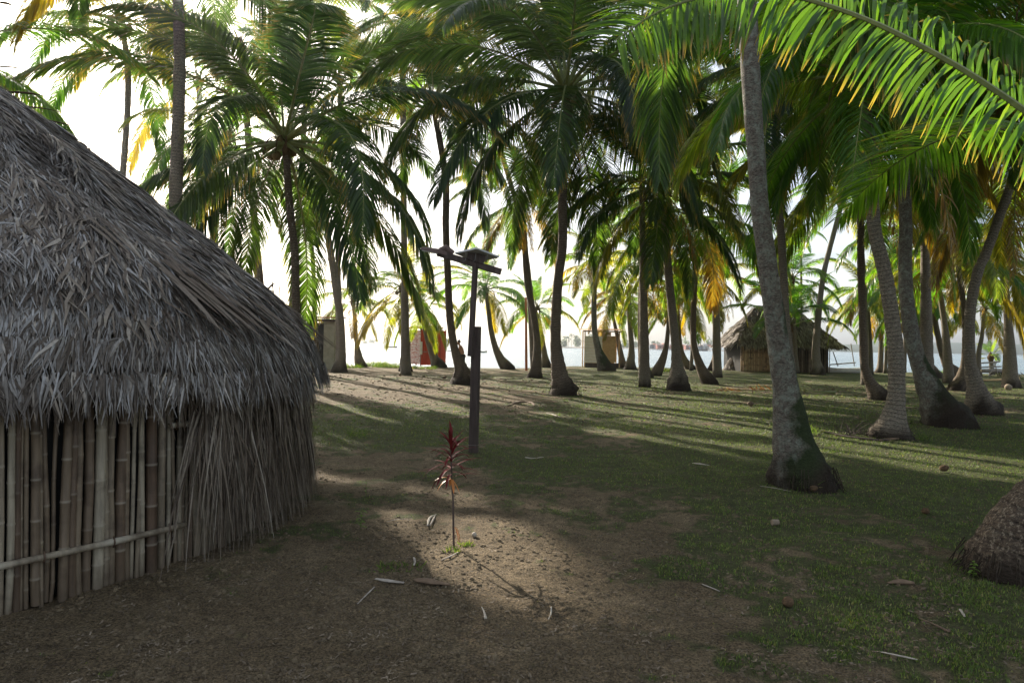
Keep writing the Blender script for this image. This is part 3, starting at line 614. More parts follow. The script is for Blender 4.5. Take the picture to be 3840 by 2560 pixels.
palm('dark palm with blackened foot at the water, left of the far hut', [(2675, 1391, 50), (2683, 1350, 28), (2689, 1290, 23), (2688, 1230, 21), (2680, 1140, 18)], crown=(2673, 1040), n=24, L=4.0, pal='warm', lod=1, seed=151, old=.4, dead=3, m=M_TR_B)
palm('young bright green palm with upright fronds in front of the far hut', [(2968, 1392, 24), (2964, 1330, 23), (2963, 1270, 22)], D=46, crown=(2963, 1232), n=16, L=4.4, pal='green', lod=1, seed=155, old=.12, maxb=4, m=M_TR_B)
palm('grey ringed palm close behind the young green one', [(2985, 1390, 30), (2982, 1340, 20), (2978, 1230, 14)], D=47, crown=(2972, 1060), n=20, L=3.8, pal='green', lod=1, seed=159)
palm('upright palm behind the slender leaning one on the right', [(3266, 1405, 20), (3264, 1330, 18), (3260, 1230, 14)], crown=(3250, 1110), n=20, L=3.8, pal='warm', lod=1, seed=163, old=.35)
palm('left one of two thin palms crossing, right of centre shore', [(3298, 1397, 34), (3302, 1360, 20), (3306, 1246, 15)], crown=(3308, 1130), n=18, L=3.4, pal='warm', lod=1, seed=167, old=.3)
palm('right one of two thin palms crossing, right of centre shore', [(3320, 1399, 16), (3322, 1340, 11), (3325, 1250, 10)], crown=(3330, 1150), n=16, L=3.2, pal='green', lod=1, seed=171, old=.3)
palm('very thin far palm seen between the two stout trunks', [(3390, 1392, 16), (3394, 1320, 12), (3394, 1240, 11)], crown=(3400, 1120), n=18, L=3.4, pal='green', lod=1, seed=175, old=.3)
palm('palm curving left behind the stout trunk, its foot in shade', [(3505, 1418, 64), (3480, 1370, 38), (3462, 1310, 26), (3450, 1250, 21), (3445, 1190, 19)], crown=(3440, 1080), n=22, L=3.8, pal='green', lod=1, seed=179, old=.3, m=M_TR_B)
palm('dark palm leaning left in front of the bright water on the right', [(3590, 1412, 70), (3560, 1380, 38), (3533, 1320, 24), (3518, 1260, 20), (3507, 1201, 18)], crown=(3500, 1110), n=22, L=3.8, pal='green', lod=1, seed=183, old=.3, m=M_TR_B)
palm('palm with a mossy sloping foot behind the knobbly one', [(3590, 1464, 70), (3605, 1425, 46), (3616, 1370, 26), (3620, 1300, 22), (3617, 1178, 20)], crown=(3590, 975), n=24, L=4.0, pal='green', lod=0, seed=187, old=.35, dead=2, nuts=6, m=M_TR_B)
palm('thin grey palm beside the drying rack', [(3672, 1410, 24), (3668, 1370, 20), (3672, 1312, 16), (3682, 1260, 14)], crown=(3690, 1170), n=20, L=3.4, pal='warm', lod=1, seed=191, old=.4, dead=1)
palm('tiny sapling palm behind the drying rack', [(3720, 1400, 18), (3718, 1372, 16)], D=52, crown=(3716, 1350), n=9, L=1.7, pal='warm', lod=1, seed=195, maxb=5, old=.2)
palm('tiny crowned palm far off in the sky gap above the far hut', [(3008, 1385, 12), (3006, 1200, 9), (3004, 960, 8)], D=52, crown=(3004, 872), n=14, L=1.9, pal='green', lod=1, seed=199)
# --- crowns that fill the top of the picture
palm('tall palm behind the centre crown, its own crown at the top edge', [(1522, 1388, 40), (1516, 1000, 24), (1512, 500, 24), (1510, 200, 24)], D=33, crown=(1515, 60), n=18, L=4.6, pal='grey', lod=1, seed=203, nuts=4)
palm('palm crowned high behind the left great crown', [(1000, 1450, 50), (960, 900, 26), (930, 500, 26)], D=30, crown=(905, 190), n=11, L=4.4, pal='green', lod=1, seed=207)
palm('tall palm with crown at the top between centre and big trunk', [(2418, 1412, 44), (2410, 900, 22), (2402, 400, 22)], D=27, crown=(2400, 130), n=18, L=4.6, pal='grey', lod=1, seed=211)
palm('palm behind the pale trunks, crown high on the right', [(3480, 1440, 50), (3470, 900, 30), (3480, 500, 28)], D=24, crown=(3500, 190), n=26, L=5.0, pal='green', lod=1, seed=215, old=.2, nuts=4)
palm('palm behind the knobbly one with crown in the right edge', [(3790, 1420, 60), (3780, 1200, 26), (3760, 1000, 24)], D=32, crown=(3760, 880), n=26, L=4.6, pal='warm', lod=1, seed=219, old=.4, dead=3)
palm('tall palm top right, mostly beyond the picture edge', [(4050, 1650, 90), (4040, 1200, 60), (4000, 500, 52)], D=13, crown=(3960, 0), n=26, L=4.8, pal='green', lod=0, seed=223, nuts=4, dead=1, skip=lambda a, b: (150 < a < 260 and b > 4))
palm('palm beyond the left edge whose frond reaches over the roof top', [(-260, 1700, 90), (-270, 1000, 60), (-280, 500, 50)], D=15, crown=(-260, 250), n=12, L=4.2, pal='green', lod=0, seed=227)
palm('palm standing between the sloping foot palm and the right edge', [(3560, 1430, 40), (3540, 1200, 20), (3500, 1000, 18)], D=36, crown=(3440, 900), n=22, L=4.4, pal='green', lod=1, seed=231, old=.3)

palm('tall slim palm hidden behind the black bulb footed one, crown just under the top edge', [(2008, 1405, 36), (1965, 900, 18), (1860, 500, 18)], D=34, crown=(1790, 190), n=17, L=5.2, pal='green', lod=1, seed=251)
palm('tall slim palm between the roof palm and the lamp post', [(1276, 1390, 36), (1268, 1000, 18), (1272, 600, 18)], D=36, crown=(1275, 330), n=17, L=5.2, pal='green', lod=1, seed=255)
palm('tall slim palm behind the tall grey trunk on the left', [(760, 1400, 40), (755, 900, 20), (750, 600, 20)], D=33, crown=(745, 330), n=17, L=5.0, pal='green', lod=1, seed=259)
palm('tall slim palm whose crown fills the sky left of the big trunk', [(2690, 1400, 36), (2680, 1000, 20), (2660, 700, 18)], D=37, crown=(2640, 400), n=17, L=5.0, pal='grey', lod=1, seed=263)
palm('tall slim palm whose crown fills the sky above the far hut', [(3244, 1400, 30), (3236, 1000, 18), (3190, 600, 18)], D=32, crown=(3110, 250), n=17, L=5.0, pal='green', lod=1, seed=267)
palm('tall slim palm with its crown cut by the top edge, left of centre', [(1080, 1400, 36), (1120, 800, 20), (1150, 300, 20)], D=35, crown=(1160, 40), n=17, L=5.2, pal='green', lod=1, seed=271)
# --- the foreground leaning palm with the big lit frond
def near_palm():
    D = 5.0
    root_o = palm('massive rough trunk leaning out of the right edge, big sunlit frond overhead', [(3785, 2160, 310), (3800, 2085, 285), (3862, 1975, 250), (3965, 1850, 215), (4100, 1690, 185), (4230, 1450, 165), (4290, 1150, 150)], D=D, crown=(4300, 820), n=14, L=3.6, pal='green', lod=0, m=M_TR_R, seed=77, root=.10, nuts=3,
                  skip=lambda a, b: (120 < a < 330 and b > 1) or (b > 5))
    hub = at(4300, 780, D)
    ctl = [hub, at(4080, 610, 4.95), at(3840, 420, 4.95), at(3560, 235, 5.0), at(3240, 72, 5.1), at(2950, -15, 5.2), at(2700, -20, 5.2), at(2480, 40, 5.15), at(2310, 150, 5.1)]
    me = frond_mesh(catmull(ctl, 5), 134, .80, .031, .75, 771, pet=.17, rad=.035, prof=([0, .05, .2, .6, .9, 1], [.75, .9, 1, .9, .75, .5]), messy=.09, vee=.0, fwd=.34, kseg=4, roll=R(58))
    o = bpy.data.objects.new('frond', me); COL.objects.link(o); o.parent = root_o; o.location = -Vector(root_o.location); o.color = (.046, .092, .014, 1)
    o['label'] = 'large frond glowing yellow green in the sun'
near_palm()

# ------------------------------------------------------------------ thatched hut, near
def leafstrip(mb, p0, d, up, L, W, droop, n=6, rnd=.5):
    d = Vector(d).normalized(); side = d.cross(Vector(up)).normalized(); P = Vector(p0); V = []; cur = d.copy()
    for k in range(n + 1):
        s_ = k / n; w_ = W * math.sin(PI * min(1, (s_ * .86 + .12))) ** .8 * .5 + .0008; fold = cur.cross(side).normalized()
        V += [tuple(P - side * w_ + fold * w_ * -.35), tuple(P), tuple(P + side * w_ + fold * w_ * -.35)]
        cur = (cur + Vector((0, 0, -droop / n))).normalized(); P = P + cur * L / n
    Fc = []
    for k in range(n): a = k * 3; Fc += [(a, a + 1, a + 4, a + 3), (a + 1, a + 2, a + 5, a + 4)]
    mb.add(V, Fc, rnd=rnd)
def thatch_blades(name, P, Dn, Nn, L, Wd, mtl, parent, seed=0, curl=.25, sag=.35, segs=3, clump=0.0):
    """P points, Dn downslope dirs, Nn normals"""
    r = np.random.default_rng(seed); n = len(P)
    side = np.cross(Dn, Nn); side /= np.linalg.norm(side, axis=1)[:, None]
    a = r.normal(0, .26, n)[:, None]
    if clump: a = a + clump * 3.2 * (fbm(P[:, 0] * 5 + P[:, 2] * 4, P[:, 1] * 5 - P[:, 2] * 3, 91, 3) - .5)[:, None]
    d = Dn * np.cos(a) + side * np.sin(a); sd = np.cross(d, Nn)
    sd = sd + Nn * r.normal(0, .35, n)[:, None]; sd /= np.linalg.norm(sd, axis=1)[:, None]
    L = L * r.uniform(.45, 1.35, n); Wd = Wd * r.uniform(.4, 1.7, n); lift = r.uniform(.02, curl, n)[:, None]
    pts = [P]; dd = d + Nn * lift
    for k in range(segs):
        dk = dd + np.array([0, 0, -1.]) * sag * (k / segs) + side * r.normal(0, .10, n)[:, None]; dk /= np.linalg.norm(dk, axis=1)[:, None]
        pts.append(pts[-1] + dk * (L / segs)[:, None])
    wp = np.array([.8, 1, .75, .15]) if segs == 3 else np.linspace(1, .15, segs + 1)
    V = np.zeros((n, segs, 4, 3)); al = np.zeros((n, segs, 4))
    for k in range(segs):
        h0 = (Wd * wp[k] / 2)[:, None]; h1 = (Wd * wp[k + 1] / 2)[:, None]
        V[:, k, 0] = pts[k] - sd * h0; V[:, k, 1] = pts[k] + sd * h0; V[:, k, 2] = pts[k + 1] + sd * h1; V[:, k, 3] = pts[k + 1] - sd * h1
        al[:, k] = np.array([k, k, k + 1, k + 1]) / segs
    off = np.array(parent.location)
    me = quads_mesh(name, V.reshape(-1, 4, 3) - off, 1, mtl, {'rnd': np.repeat(r.random(n), segs * 4), 'along': al.reshape(-1)})
    o = bpy.data.objects.new(name, me); COL.objects.link(o); o.parent = parent; return o
HC = np.array([-5.50, 6.10]); RW, RE, ZE, ZA = 3.34, 3.50, 1.70, 4.42
def edge(s): return .38 * np.clip((np.asarray(s) - .86) / .14, 0, 1) ** 2
def near_hut():
    hut = empty('thatched_hut', (HC[0], HC[1], 0), 'near round hut with grey palm thatch and a bamboo cane wall', 'hut')
    def roof_r(th): return RE + .07 * math.sin(3 * th + 1) + .04 * math.sin(11 * th)
    # roof underlay
    nt_, nr_ = 160, 34; V = []; Fc = []
    for i in range(nr_):
        s = i / (nr_ - 1)
        for j in range(nt_):
            th = 2 * PI * j / nt_; rr = (.12 + (roof_r(th) - .12) * s) ; z = ZA - (ZA - ZE) * (s ** 1.0) - .065 * math.sin(PI * s) - float(edge(s))
            nz_ = float(fbm(th * 5, s * 6, 61, 3) - .5) * .12
            V.append((HC[0] + math.cos(th) * (rr + nz_ - .03), HC[1] + math.sin(th) * (rr + nz_ - .03), z - .06 + nz_))
    for i in range(nr_ - 1):
        for j in range(nt_): Fc.append((i * nt_ + j, (i + 1) * nt_ + j, (i + 1) * nt_ + (j + 1) % nt_, i * nt_ + (j + 1) % nt_))
    Fc.append(tuple(range(nt_)))
    mb = MB(); mb.add(V, Fc); roof = mb.build('roof', M_THBASE, hut, smooth=True)
    # courses of dry leaves
    r = np.random.default_rng(5); n = 140000
    s = np.sqrt(r.uniform(0.002, 1.0, n)); s = np.round(s * 34 + r.uniform(-.9, .9, n)) / 34; s = np.clip(s, .01, 1.0)
    ca = math.atan2(-HC[1], -HC[0]); th = ca + np.clip(r.normal(0, 1.25, n), -PI, PI)
    slope = math.atan2(ZA - ZE, RE); rr = .1 + RE * s + .07 * np.sin(3 * th + 1) * s
    lump = (fbm(th * 5, s * 6, 61, 3) - .5) * .12
    P = np.stack([HC[0] + np.cos(th) * (rr + lump), HC[1] + np.sin(th) * (rr + lump), ZA - (ZA - ZE) * s - .065 * np.sin(PI * s) - edge(s) + lump + r.uniform(-.03, .03, n)], -1)
    e = np.stack([np.cos(th), np.sin(th), 0 * th], -1)
    sl_ = (slope + .75 * np.clip((s - .86) / .14, 0, 1))[:, None]; Dn = e * np.cos(sl_) - np.array([0, 0, 1.]) * np.sin(sl_); Nn = e * np.sin(sl_) + np.array([0, 0, 1.]) * np.cos(sl_)
    o = thatch_blades('thatch', P, Dn, Nn, .21, .011, M_THATCH, hut, 5, curl=.2, sag=.35, clump=.45)
    n = 5000; s2 = np.sqrt(r.uniform(.01, .92, n)); th2 = ca + np.clip(r.normal(0, 1.2, n), -PI, PI); rr2 = .1 + RE * s2 + .07 * np.sin(3 * th2 + 1) * s2; lu = (fbm(th2 * 5, s2 * 6, 61, 3) - .5) * .12
    k = fbm(th2 * 6, s2 * 9, 15, 3) > .46; s2, th2, rr2, lu = s2[k], th2[k], rr2[k], lu[k]; n = len(s2)
    P = np.stack([HC[0] + np.cos(th2) * (rr2 + lu), HC[1] + np.sin(th2) * (rr2 + lu), ZA - (ZA - ZE) * s2 - .065 * np.sin(PI * s2) - edge(s2) + lu + .035], -1)
    e = np.stack([np.cos(th2), np.sin(th2), 0 * th2], -1); thatch_blades('thatch_leaf', P, e * math.cos(slope) - np.array([0, 0, 1.]) * math.sin(slope), e * math.sin(slope) + np.array([0, 0, 1.]) * math.cos(slope), .30, .017, M_THATCH2, hut, 25, curl=.1, sag=.2, clump=.5)
    # hanging eave fringe
    n = 20000; th = ca + np.clip(r.normal(0, 1.2, n), -PI, PI); rr = RE - r.uniform(0, .32, n) + .07 * np.sin(3 * th + 1)
    e = np.stack([np.cos(th), np.sin(th), 0 * th], -1)
    P = np.stack([HC[0] + np.cos(th) * rr, HC[1] + np.sin(th) * rr, ZE - edge(rr / RE) + (RE - rr) * .8 + r.uniform(-.16, .10, n)], -1)
    Dn = e * .16 - np.array([0, 0, 1.]) * .985; Nn = e * .985 + np.array([0, 0, 1.]) * .16
    thatch_blades('eave_fringe', P, Dn, Nn, .27, .013, M_THATCH2, hut, 6, curl=.12, sag=.8)
    # ragged big dry leaf bundles lying on the slope
    mb = MB()
    for (px, py, D_, a, L_, W_) in [(760, 1190, 5.0, -.75, .75, .13), (850, 1240, 5.15, -.62, .6, .10), (690, 1120, 5.0, -.85, .5, .09), (1010, 1290, 5.6, -.6, .45, .06), (380, 960, 4.9, -.7, .35, .07), (1180, 1300, 6.3, -.8, .3, .05)]:
        c = at(px, py, D_); th = math.atan2(c.y - HC[1], c.x - HC[0]); rad_ = math.hypot(c.x - HC[0], c.y - HC[1])
        s_ = rad_ / RE; mb = MB()
        for q in range(7):
            t2 = th + random.uniform(-.5, .5) * W_; s0 = s_ - L_ / 2 / RE + random.uniform(-.03, .03); rk = .1 + RE * s0; z0 = ZA - (ZA - ZE) * s0 + .06
            e_ = Vector((math.cos(t2), math.sin(t2), 0)); tg = Vector((-math.sin(t2), math.cos(t2), 0)); sl = math.atan2(ZA - ZE, RE)
            d_ = e_ * math.cos(sl) - Vector((0, 0, math.sin(sl))) + tg * random.uniform(.1, .45); nn_ = e_ * math.sin(sl) + Vector((0, 0, math.cos(sl)))
            leafstrip(mb, (HC[0] + math.cos(t2) * rk, HC[1] + math.sin(t2) * rk, z0), d_, nn_, L_ * random.uniform(.7, 1.1), W_ * .45, .12, 8, rnd=random.uniform(.2, .6))
        mb.build('thatch_bundle', M_THATCH2, hut)
    # sticks and rib ends poking from the ridge side
    mb = MB()
    for (x0, y0, x1, y1, D_, rr_) in [(0, 345, 215, 370, 6.4, .018), (40, 400, 250, 425, 6.4, .014), (60, 440, 325, 485, 6.5, .02), (120, 470, 300, 500, 6.6, .012), (0, 10, 70, 38, 6.2, .02), (0, 250, 120, 275, 6.4, .014), (980, 1060, 985, 1010, 7.2, .022), (1025, 1100, 1018, 1040, 7.3, .014), (1000, 1090, 1040, 1060, 7.2, .02), (1050, 1110, 1048, 1062, 7.3, .013)]:
        mb = MB(); a, b = at(x0, y0, D_), at(x1, y1, D_); mid = (a + b) / 2 + Vector((0, 0, .02)); mb.tube(catmull([a, mid, b], 4), [rr_] * 5 + [rr_ * .7, rr_ * .5, rr_ * .3, rr_ * .1], 6, flat=.45); mb.build('ridge_stick', M_FIBRE, hut)
    mb = MB()
    a, b = at(355, 735, 6.55), at(415, 640, 6.55); mb.box(((a + b) / 2), (.075, .02, (b - a).length), ry=.55, rz=.3)
    mb.build('roof_board', M_WOODG, hut)
    # bamboo wall
    mb = MB(); th = 0.0; k = 0; r = random.Random(3)
    while th < 2 * PI:
        rad_ = r.choice([.014, .019, .024, .030, .036]) * r.uniform(.9, 1.1); th += (rad_ * 1.78 + (r.random() < .06) * .006) / RW; k += 1
        rw = RW + r.uniform(-.02, .03); lean = r.uniform(-.012, .012) + .007 * math.sin(th * 9); c0 = Vector((HC[0] + math.cos(th) * rw, HC[1] + math.sin(th) * rw, -.05 + r.uniform(0, .05)))
        tl = th + lean; c1 = Vector((HC[0] + math.cos(tl) * (rw - .04), HC[1] + math.sin(tl) * (rw - .04), 1.47))
        wob = r.uniform(0, .008)
        z = r.uniform(.1, .35)
        P = [c0]; Rr = [rad_]; nd = [0]
        while z < 1.42:
            for dz, f, q in ((-.012, 1.0, 0), (0, 1.13, 1), (.012, 1.0, 0)):
                t = (z + dz) / 1.52; P.append(c0.lerp(c1, t) + Vector((wob * math.sin(z * 4 + k), wob * math.cos(z * 3 + k), 0))); Rr.append(rad_ * f * (1 - .12 * t)); nd.append(q)
            z += r.uniform(.24, .36)
        P.append(c1); Rr.append(rad_ * .88); nd.append(0)
        q = r.random()
        mb.tube(P, Rr, 8, False, rnd=q, node=np.repeat(nd, 8) * r.uniform(.1, .5))
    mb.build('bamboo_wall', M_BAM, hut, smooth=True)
    # lashed rails
    for z0, a0, a1 in ((.27, -1.9, -.36), (.99, -.40, -.15)):
        mb = MB(); P = []; 
        for i in range(40):
            t = a0 + (a1 - a0) * i / 39; P.append((HC[0] + math.cos(t) * (RW + .055), HC[1] + math.sin(t) * (RW + .055), z0 + .012 * math.sin(t * 8)))
        Rr = [.021 * (1.14 if i % 5 == 0 else 1) for i in range(40)]
        mb.tube(P, Rr, 8, True, rnd=.8, node=np.repeat([.8 if i % 5 == 0 else 0 for i in range(40)], 8))
        for i in range(2, 40, 3):
            c = Vector(P[i]); mb.tube([c + Vector((0, 0, -.035)), c + Vector((.02, -.02, 0)), c + Vector((0, 0, .035))], .006, 5, rnd=.1)
        mb.build('bamboo_rail', M_BAM, hut, smooth=True)
    # added near-black drum behind the canes, stands in for the shade in the gaps
    mb = MB(); mb.tube([(HC[0], HC[1], -.1), (HC[0], HC[1], 1.5)], RW - .09, 64, False); mb.build('shade_lining', M_DARK, hut)
    # curtain of hanging thatch on the right side of the wall
    r = np.random.default_rng(12)
    for (n, z0, z1, a0, a1, L_, seed, ro) in ((3200, 1.1, 1.35, -.34, .95, .95, 15, .08), (2600, .9, 1.2, -.30, .95, .8, 16, .11), (1800, 1.1, 1.3, -.34, .9, .45, 17, .12)):
        th = r.uniform(a0, a1, n); e = np.stack([np.cos(th), np.sin(th), 0 * th], -1); rr = RW + .04 + r.uniform(0, ro, n)
        P = np.stack([HC[0] + np.cos(th) * rr, HC[1] + np.sin(th) * rr, r.uniform(z0, z1, n)], -1)
        Dn = e * .10 - np.array([0, 0, 1.]); Dn /= np.linalg.norm(Dn, axis=1)[:, None]
        a_ = r.normal(-.04, .10, n)[:, None]; tg = np.stack([-np.sin(th), np.cos(th), 0 * th], -1); Dn = Dn * np.cos(a_) + tg * np.sin(a_)
        thatch_blades('thatch_curtain', P, Dn, e, L_, .016, M_THATCH2, hut, seed, curl=.16, sag=.9, segs=6)
near_hut()
# small sand berm against the hut foot
# ------------------------------------------------------------------ far hut
def far_hut():
    D = 48.5
    A = at(2779, 1390, D); B = at(3113, 1396, D); g0 = 0.0
    x0, x1 = A.x, B.x; yb = A.y; dep = 4.2; c = Vector(((x0 + x1) / 2, yb + dep / 2, 0))
    hut = empty('thatched_hut', c, 'far hut with ragged brown thatch and tan cane wall, behind the young palm', 'hut')
    ze = 2.0; zr = 4.85; hx = (x1 - x0) / 2; ov = .5
    ev = [(-hx - ov, -dep / 2 - ov), (hx + ov + .1, -dep / 2 - ov), (hx + ov, dep / 2 + ov), (-hx - ov, dep / 2 + ov)]
    rl, rr_ = Vector((-hx * .42, 0, zr)), Vector((hx * .42, 0, zr - .1))
    E = [Vector((x, y, ze)) for x, y in ev]
    mb = MB(); mb.add([tuple(v + c) for v in E + [rl, rr_]], [(0, 1, 5, 4), (1, 2, 5), (2, 3, 4, 5), (3, 0, 4), (3, 2, 1, 0)]); mb.build('roof', M_THBASE, hut)
    r = np.random.default_rng(33); Ps, Ds, Ns = [], [], []
    for (a, b, p, q, n) in ((E[0], E[1], rl, rr_, 5200), (E[3], E[0], rl, rl, 2200), (E[1], E[2], rr_, rr_, 1800)):
        u = r.random(n); v = np.round((1 - np.sqrt(r.random(n))) * 13 + r.uniform(-.3, .3, n)) / 13; v = np.clip(v, 0, .98)
        u, v = u[:, None], v[:, None]; a_, b_, p_, q_ = [np.array(t) for t in (a, b, p, q)]
        bot = a_ + (b_ - a_) * u; top = p_ + (q_ - p_) * u; P = bot + (top - bot) * v
        nrm = np.cross(b_ - a_, (p_ + q_) / 2 - a_); nrm /= np.linalg.norm(nrm); nrm = nrm if nrm[2] > 0 else -nrm
        dn = np.array([0, 0, -1.]) - nrm * np.dot([0, 0, -1.], nrm); dn /= np.linalg.norm(dn)
        Ps.append(P + np.array(c) + nrm * .03); Ds.append(np.tile(dn, (n, 1))); Ns.append(np.tile(nrm, (n, 1)))
    thatch_blades('thatch', np.concatenate(Ps), np.concatenate(Ds), np.concatenate(Ns), .55, .08, M_THATCH2, hut, 34, curl=.35, sag=.45)
    def canes(name, xa, xb, mtl, za, y_):
        mb = MB(); x = xa; rd = random.Random(8)
        while x < xb:
            w_ = rd.uniform(.05, .085); mb.tube([(x, y_ + rd.uniform(-.02, .02), -.1), (x + rd.uniform(-.03, .03), y_, za)], w_ / 2, 6, False, rnd=rd.random()); x += w_ * (1.05 if mtl is M_BAM2 else rd.choice([1.0, 1.0, 1.3, 1.9]))
        mb.build(name, mtl, hut)
    xm = at(2892, 1390, D).x
    canes('cane_wall', x0, xm, M_BAM2, 2.15, yb); canes('slat_wall', xm + .1, x1, M_BAM3, 2.1, yb)
    mb = MB(); mb.box((c.x, c.y + .1, 1.0), (hx * 2 - .1, dep - .3, 2.0)); mb.build('shade_lining', M_DARK, hut)  # added near-black block, stands in for the hut's unlit inside
    mb = MB()
    for z in (.45, 1.35): mb.tube([(x0, yb - .06, z), (xm, yb - .06, z + .02)], .025, 6)
    mb.build('cane_rail', M_BAM2, hut)
    mb = MB()
    for (za, zb, yo) in ((2.05, 2.4, -.15), (2.75, 3.1, .35)):
        mb.tube([(x0 - .6, yb + yo - .1, za), (xm + .2, yb + yo + .2, zb)], .03, 6)
    mb.build('roof_pole', M_WOODG, hut)
    # thatch heap to its left
    p = onG(2752, 1389); hp = empty('thatch_heap', p, 'low dark brown heap of cut thatch against the left end of the far hut', 'thatch heap')
    n = 1500; th = r.uniform(0, 2 * PI, n); s = np.sqrt(r.random(n)); e = np.stack([np.cos(th), np.sin(th), 0 * th], -1)
    P = np.stack([p.x + .3 + np.cos(th) * s * .75, p.y + .6 + np.sin(th) * s * .7, 1.15 * (1 - s ** 1.6) + .04], -1); Dn = e * .6 - np.array([0, 0, .8]); Nn = e * .8 + np.array([0, 0, .6])
    thatch_blades('thatch', P, Dn, Nn, .5, .035, M_THATCH2, hp, 37, curl=.2, sag=.3)
    mb = MB(); mb.tube([(p.x + .3, p.y + .6, -.05), (p.x + .3, p.y + .6, .5), (p.x + .3, p.y + .6, 1.0), (p.x + .35, p.y + .6, 1.15)], [.78, .6, .25, .03], 14, amp=.08, seed=4); mb.build('core', M_THBASE, hp)
far_hut()

# ------------------------------------------------------------------ outhouses, shed, posts
def corr(mb, c, u, v, wu, hv, n=14, amp=.03, th=.012):
    """corrugated sheet spanning u (width, ridged) and v; solid of small thickness"""
    c, u, v = Vector(c), Vector(u).normalized(), Vector(v).normalized(); nrm = u.cross(v); V = []; k = n * 4
    for sgn in (0, 1):
        for j in (0, 1):
            for i in range(k + 1):
                V.append(tuple(c + u * (wu * (i / k - .5)) + v * (hv * (j - .5)) + nrm * (amp * math.sin(2 * PI * i / 4) + th * sgn)))
    m_ = k + 1; Fc = []
    for i in range(k):
        Fc.append((i, i + 1, m_ + i + 1, m_ + i)); a = 2 * m_; Fc.append((a + i, a + m_ + i, a + m_ + i + 1, a + i + 1))
        Fc.append((i, a + i, a + i + 1, i + 1)); Fc.append((m_ + i, m_ + i + 1, a + m_ + i + 1, a + m_ + i))
    mb.add(V, Fc)
def red_outhouse():
    D = 47.5
    L_, C_, R_ = at(1535, 1378, D), at(1577, 1378, D - .3), at(1648, 1378, D + .4)
    L_.z = C_.z = R_.z = 0; o = empty('outhouse', C_, 'red corrugated outhouse with a faded pink board side wall at the water edge', 'outhouse')
    H = 2.55; fw = (R_ - C_); fl = (L_ - C_) + Vector((0, .8, 0)) - Vector((0, 0, 0))
    mb = MB(); mid = (C_ + R_) / 2 + Vector((0, 0, H / 2 + .02)); corr(mb, mid, fw, (0, 0, 1), fw.length, H - .12, 11, .022); mb.build('front_wall', M_RED, o)
    mb = MB(); nb = 13
    for i in range(nb):
        z = .12 + i * (H - .2) / nb; m_ = (C_ + L_) / 2 + Vector((0, .06, z + .09)); mb.box(m_, ((L_ - C_).length, .03, (H - .2) / nb - .012), rz=math.atan2((C_ - L_).y, (C_ - L_).x))
    mb.build('side_wall', M_PINK, o)
    mb = MB(); back = Vector((.25, 1.5, 0)); m_ = (R_ + R_ + back) / 2 + Vector((0, 0, H / 2)); corr(mb, m_, back, (0, 0, 1), back.length, H - .1, 10, .02); mb.build('side_sheet', M_RED, o)
    mb = MB(); m_ = (L_ + R_) / 2 + Vector((0, .8, H + .14)); corr(mb, m_, fw, (0, 1, .10), 2.55, 2.1, 14, .03); mb.build('roof', M_RUST, o)
    for p in (L_, C_, R_, R_ + back, L_ + back): mb = MB(); mb.box(p + Vector((0, .05, H / 2 + .03)), (.07, .07, H + .1)); mb.build('post', M_WOODD, o)
    mb = MB(); mb.box(C_ + Vector((.02, -.06, 1.25)), (.18, .03, .9)); mb.build('pale_board', M_WHITE, o)
    mb = MB()
    for x in (.25, .75, 1.15): mb.box(C_ + fw.normalized() * x + Vector((0, -.04, 1.0)), (.42, .02, .05), rz=math.atan2(fw.y, fw.x))
    mb.build('batten', M_WOODG, o)
red_outhouse()
def plank_outhouse():
    D = 51.0; L_, C_, R_ = at(2192, 1376, D), at(2257, 1376, D - .5), at(2321, 1376, D + .2)
    for p in (L_, C_, R_): p.z = 0
    o = empty('outhouse', C_, 'plank outhouse with flat roof, whitish boards on the left and tan boards with a door', 'outhouse')
    H = 2.35; u = (L_ - C_); rz = math.atan2(-u.y, -u.x); nb = 9; hb = (H - .35) / nb
    mb = MB()
    for i in range(nb): mb.box((L_ + C_) / 2 + Vector((random.uniform(-.02, .02), 0, .36 + (i + .5) * hb)), (u.length, .035, hb - .014), rz=rz, rx=-.05)
    mb.build('white_wall', M_WOODW, o)
    mb = MB(); u2 = R_ - C_; rz2 = math.atan2(u2.y, u2.x); e2 = u2.normalized()
    for i in range(11):
        hb2 = 2.55 / 11
        if i < 1: continue
        mb.box(C_ + e2 * .38 + Vector((0, 0, .1 + (i + .5) * hb2)), (.76, .035, hb2 - .014), rz=rz2, rx=-.05)
    mb.build('tan_wall', M_WOODT, o)
    mb = MB(); 
    for i in range(3): mb.box(C_ + e2 * (.84 + .15 * i) + Vector((0, 0, 1.4)), (.14, .03, 1.95), rz=rz2)
    d = mb.build('door', M_WOODT, o)
    mb = MB(); mb.box((L_ + C_) / 2 + Vector((0, .03, .17)), (u.length, .03, .36), rz=rz); mb.box((C_ + R_) / 2 + Vector((0, .03, .18)), (u2.length, .03, .36), rz=rz2); mb.build('skirting_board', M_WOODD, o)
    bk = Vector((0, 1.5, 0))
    for p in (L_, C_, R_, L_ + bk, R_ + bk): mb = MB(); mb.box(p + Vector((0, .04, 1.38)), (.08, .08, 2.76)); mb.build('post', M_WOODT, o)
    mb = MB(); mb.box((L_ + R_) / 2 + Vector((0, -.25, 2.71)), (2.9, .06, .10), rz=.02); mb.build('beam', M_WOODT, o)
    mb = MB(); corr(mb, (L_ + R_) / 2 + Vector((0, .6, 2.87)), (1, 0, .01), (0, 1, .06), 3.1, 2.3, 18, .022); mb.build('roof', M_RUST, o)
    mb = MB(); mb.box((L_ + R_) / 2 + Vector((0, 1.5, 1.2)), (2.35, .04, 2.2)); mb.build('back_wall', M_WOODT, o)
plank_outhouse()
